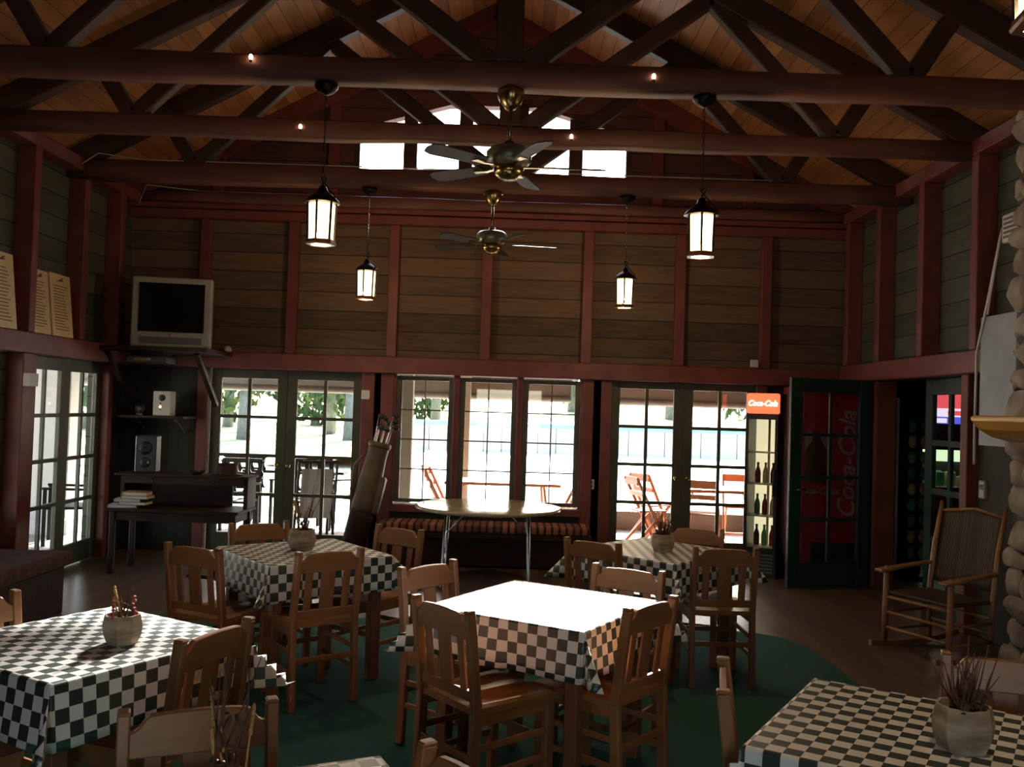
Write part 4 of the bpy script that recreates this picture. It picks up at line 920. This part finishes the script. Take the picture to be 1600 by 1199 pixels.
for k, (x, y, h, r, lo, lab) in enumerate([(-12.6, 44, 8, 2.6, .26, 'leafy tree behind the left leaf of left french doors'), (-10.4, 54, 9, 3, .12, 'dense tree between the panes of left french doors'), (-7.9, 46, 8.5, 2.4, .3, 'tree behind the right leaf of left french doors'),
        (-20, 44, 8, 3.4, .1, 'bushy tree seen through left wall doors'), (-26, 40, 8, 3.4, .06, 'bushy tree seen at far left through left wall doors'), (-16.4, 54, 8, 3, .08, 'low bushy tree left of the left french doors'), (-4.6, 58, 9, 3.2, .25, 'tree behind the left window of three'), (.6, 62, 8, 2.6, .2, 'tree behind the middle window of three'), (4.5, 66, 9, 3.2, .08, 'pale distant tree behind the right window of three'),
        (9.8, 56, 9, 3, .12, 'tree behind the left leaf of right french doors'), (13.2, 50, 9, 3.2, .04, 'dense tree behind the right leaf of right french doors'), (18.5, 50, 9, 3, .2, 'tree beside the drinks cooler in the yard distance'), (-13.4, 64, 5, 3, .0, 'low dark shrub far behind the left leaf of left french doors'), (-7.2, 66, 5, 3, .0, 'low dark shrub far behind the right leaf of left french doors')]):
    tree(x, y, h, r, lab, 40 + k, lo)

# patio chairs
def patio_chair():
    t = empty('patio_chair', (0, 0, 0))
    for s in (-1, 1):
        MB().bar((s * .24, -.22, 0), (s * .24, -.2, .42), .035, .04, (0, 1, 0)).bar((s * .24, -.2, .42), (s * .25, -.3, .92), .035, .04, (0, 1, 0)).build('rear_post', 'patio', t)
        MB().bar((s * .25, .22, 0), (s * .25, .22, .62), .035, .04, (0, 1, 0)).build('front_leg', 'patio', t)
        MB().bar((s * .25, .25, .635), (s * .25, -.25, .62), .05, .025).build('arm', 'patio', t)
    MB().box(-.25, .25, -.22, .24, .4, .43).build('seat', 'patio', t, bevel=.005)
    sl = lambda z: -.2 - (z - .42) * .2
    MB().bar((-.25, sl(.9), .9), (.25, sl(.9), .9), .025, .06).build('top_rail', 'patio', t)
    MB().bar((-.25, sl(.74), .74), (.25, sl(.74), .74), .022, .03).build('middle_rail', 'patio', t)
    MB().bar((-.25, sl(.48), .48), (.25, sl(.48), .48), .022, .04).build('lower_rail', 'patio', t)
    ay = Vector((0, -.2, 1)); o = Vector((0, -.116 - .008, 0))
    for x in (-.235, -.082, .082, .235):
        pl = []; zs = [.48 + k * .42 / 20 for k in range(21)]
        def wd(z):
            f_ = ((z - .48) / .26 if z < .74 else (z - .74) / .16); return .026 + .05 * (1 - math.sqrt(max(0, 1 - (2 * f_ - 1) ** 2)))
        pl = [(x + wd(z), z) for z in zs] + [(x - wd(z), z) for z in reversed(zs)]
        MB().prism(pl, o, (1, 0, 0), ay, (0, 1, 0), .016).build('splat', 'patio', t)
    return t
pc0 = patio_chair(); pn = []
for x, y, a, lab in [(-3.42, 11.6, 176, 'dark patio chair with oval cut-outs, nearest behind the left leaf'), (-3.6, 12.5, 184, 'dark patio chair behind the nearest one, left leaf'), (-2.82, 12.4, 170, 'dark patio chair with oval cut-outs, left in the right leaf, farther'), (-2.52, 11.9, 186, 'dark patio chair with oval cut-outs, middle of the right leaf, nearer'), (-2.02, 12.5, 150, 'angled dark patio chair at right edge of the right leaf'),
                     (-6.3, 11.6, 200, 'dark patio chair beyond the near leaf of left wall doors'), (-4.95, 10.5, 110, 'dark patio chair beyond the far leaf of left wall doors')]:
    o = pc0 if not pn else dup(pc0); pn.append(1); o.location = (x, y, -.02); o.rotation_euler = (0, 0, R(a)); tag(o, lab, 'chair', 'dark patio chairs')
def porch_table(x, y, hx, hy, m, lab, z=.72):
    t = empty('porch_table', (x, y, -.02), 0, lab, 'table', 'porch tables')
    MB().box(-hx, hx, -hy, hy, z - .04, z).build('tabletop', m, t, bevel=.005)
    for s in (-1, 1):
        MB().bar((s * (hx - .12), -hy + .06, 0), (s * (hx - .2), hy - .06, z - .04), .03, .04).build('leg', m, t); MB().bar((s * (hx - .17), hy - .06, 0), (s * (hx - .25), -hy + .06, z - .04), .03, .04).build('leg', m, t)
porch_table(-2.95, 12.95, .7, .2, 'patio', 'dark porch table among the patio chairs')
porch_table(-6.6, 12.3, 1.1, .35, 'whitepaint', 'white porch table outside the left wall doors', .78)
porch_table(-.05, 12.2, .75, .35, 'orangewood', 'orange folding table outside the three windows')
porch_table(2.75, 12.1, .62, .35, 'orangewood', 'orange folding table outside the right french doors')
# striped canvas folding chair
t = empty('canvas_chair', (-2.32, 11.3, -.02), R(15), 'leaning striped canvas folding chair outside the left french doors', 'chair')
for s in (-1, 1):
    MB().bar((s * .24, .3, 0), (s * .22, -.3, .98), .03, .03).build('long_frame', 'patio', t); MB().bar((s * .2, -.35, 0), (s * .2, .25, .42), .03, .03).build('short_frame', 'patio', t)
MB().bar((-.22, -.3, .97), (.22, -.3, .97), .03, .03).build('top_bar', 'patio', t)
MB().prism([(-.19, .25), (.19, .25), (.19, 1.0), (-.19, 1.0)], (0, .28, .03), (1, 0, 0), Vector((0, -.58, .94)).normalized(), (0, .3, .1), .02).build('canvas', 'canvas', t)
def folding_chair():
    t = empty('folding_chair', (0, 0, 0))
    for s in (-1, 1):
        MB().bar((s * .2, .22, 0), (s * .2, -.22, .86), .025, .035).build('long_leg', 'orangewood', t); MB().bar((s * .17, -.24, 0), (s * .17, .18, .45), .025, .035).build('short_leg', 'orangewood', t)
    b = MB()
    for k in range(5): b.box(-.19, .19, -.17 + k * .075, -.11 + k * .075, .44, .46)
    b.build('slat_seat', 'orangewood', t)
    MB().bar((-.2, -.21, .82), (.2, -.21, .82), .02, .1).build('back_rail', 'orangewood', t); MB().bar((-.2, -.14, .66), (.2, -.14, .66), .02, .06).build('back_rail', 'orangewood', t)
    MB().bar((-.19, .17, .1), (.19, .17, .1), .02, .03).build('stretcher', 'orangewood', t)
    return t
fc0 = folding_chair(); fn = []
for x, y, a, lab in [(-.86, 12.0, -80, 'orange folding chair at left end of the window table'), (-.9, 12.6, -70, 'second orange folding chair behind the left one at the window table'), (.78, 11.9, 75, 'orange folding chair at right end of the window table'), (1.78, 11.7, -75, 'orange folding chair at left end of the right porch table'), (1.95, 12.4, -60, 'orange folding chair behind the left end of the right porch table'), (2.45, 11.5, -20, 'orange folding chair in front of the right porch table'), (3.15, 12.5, 170, 'orange folding chair behind the right porch table')]:
    o = fc0 if not fn else dup(fc0); fn.append(1); o.location = (x, y, -.02); o.rotation_euler = (0, 0, R(a)); tag(o, lab, 'chair', 'orange folding chairs')
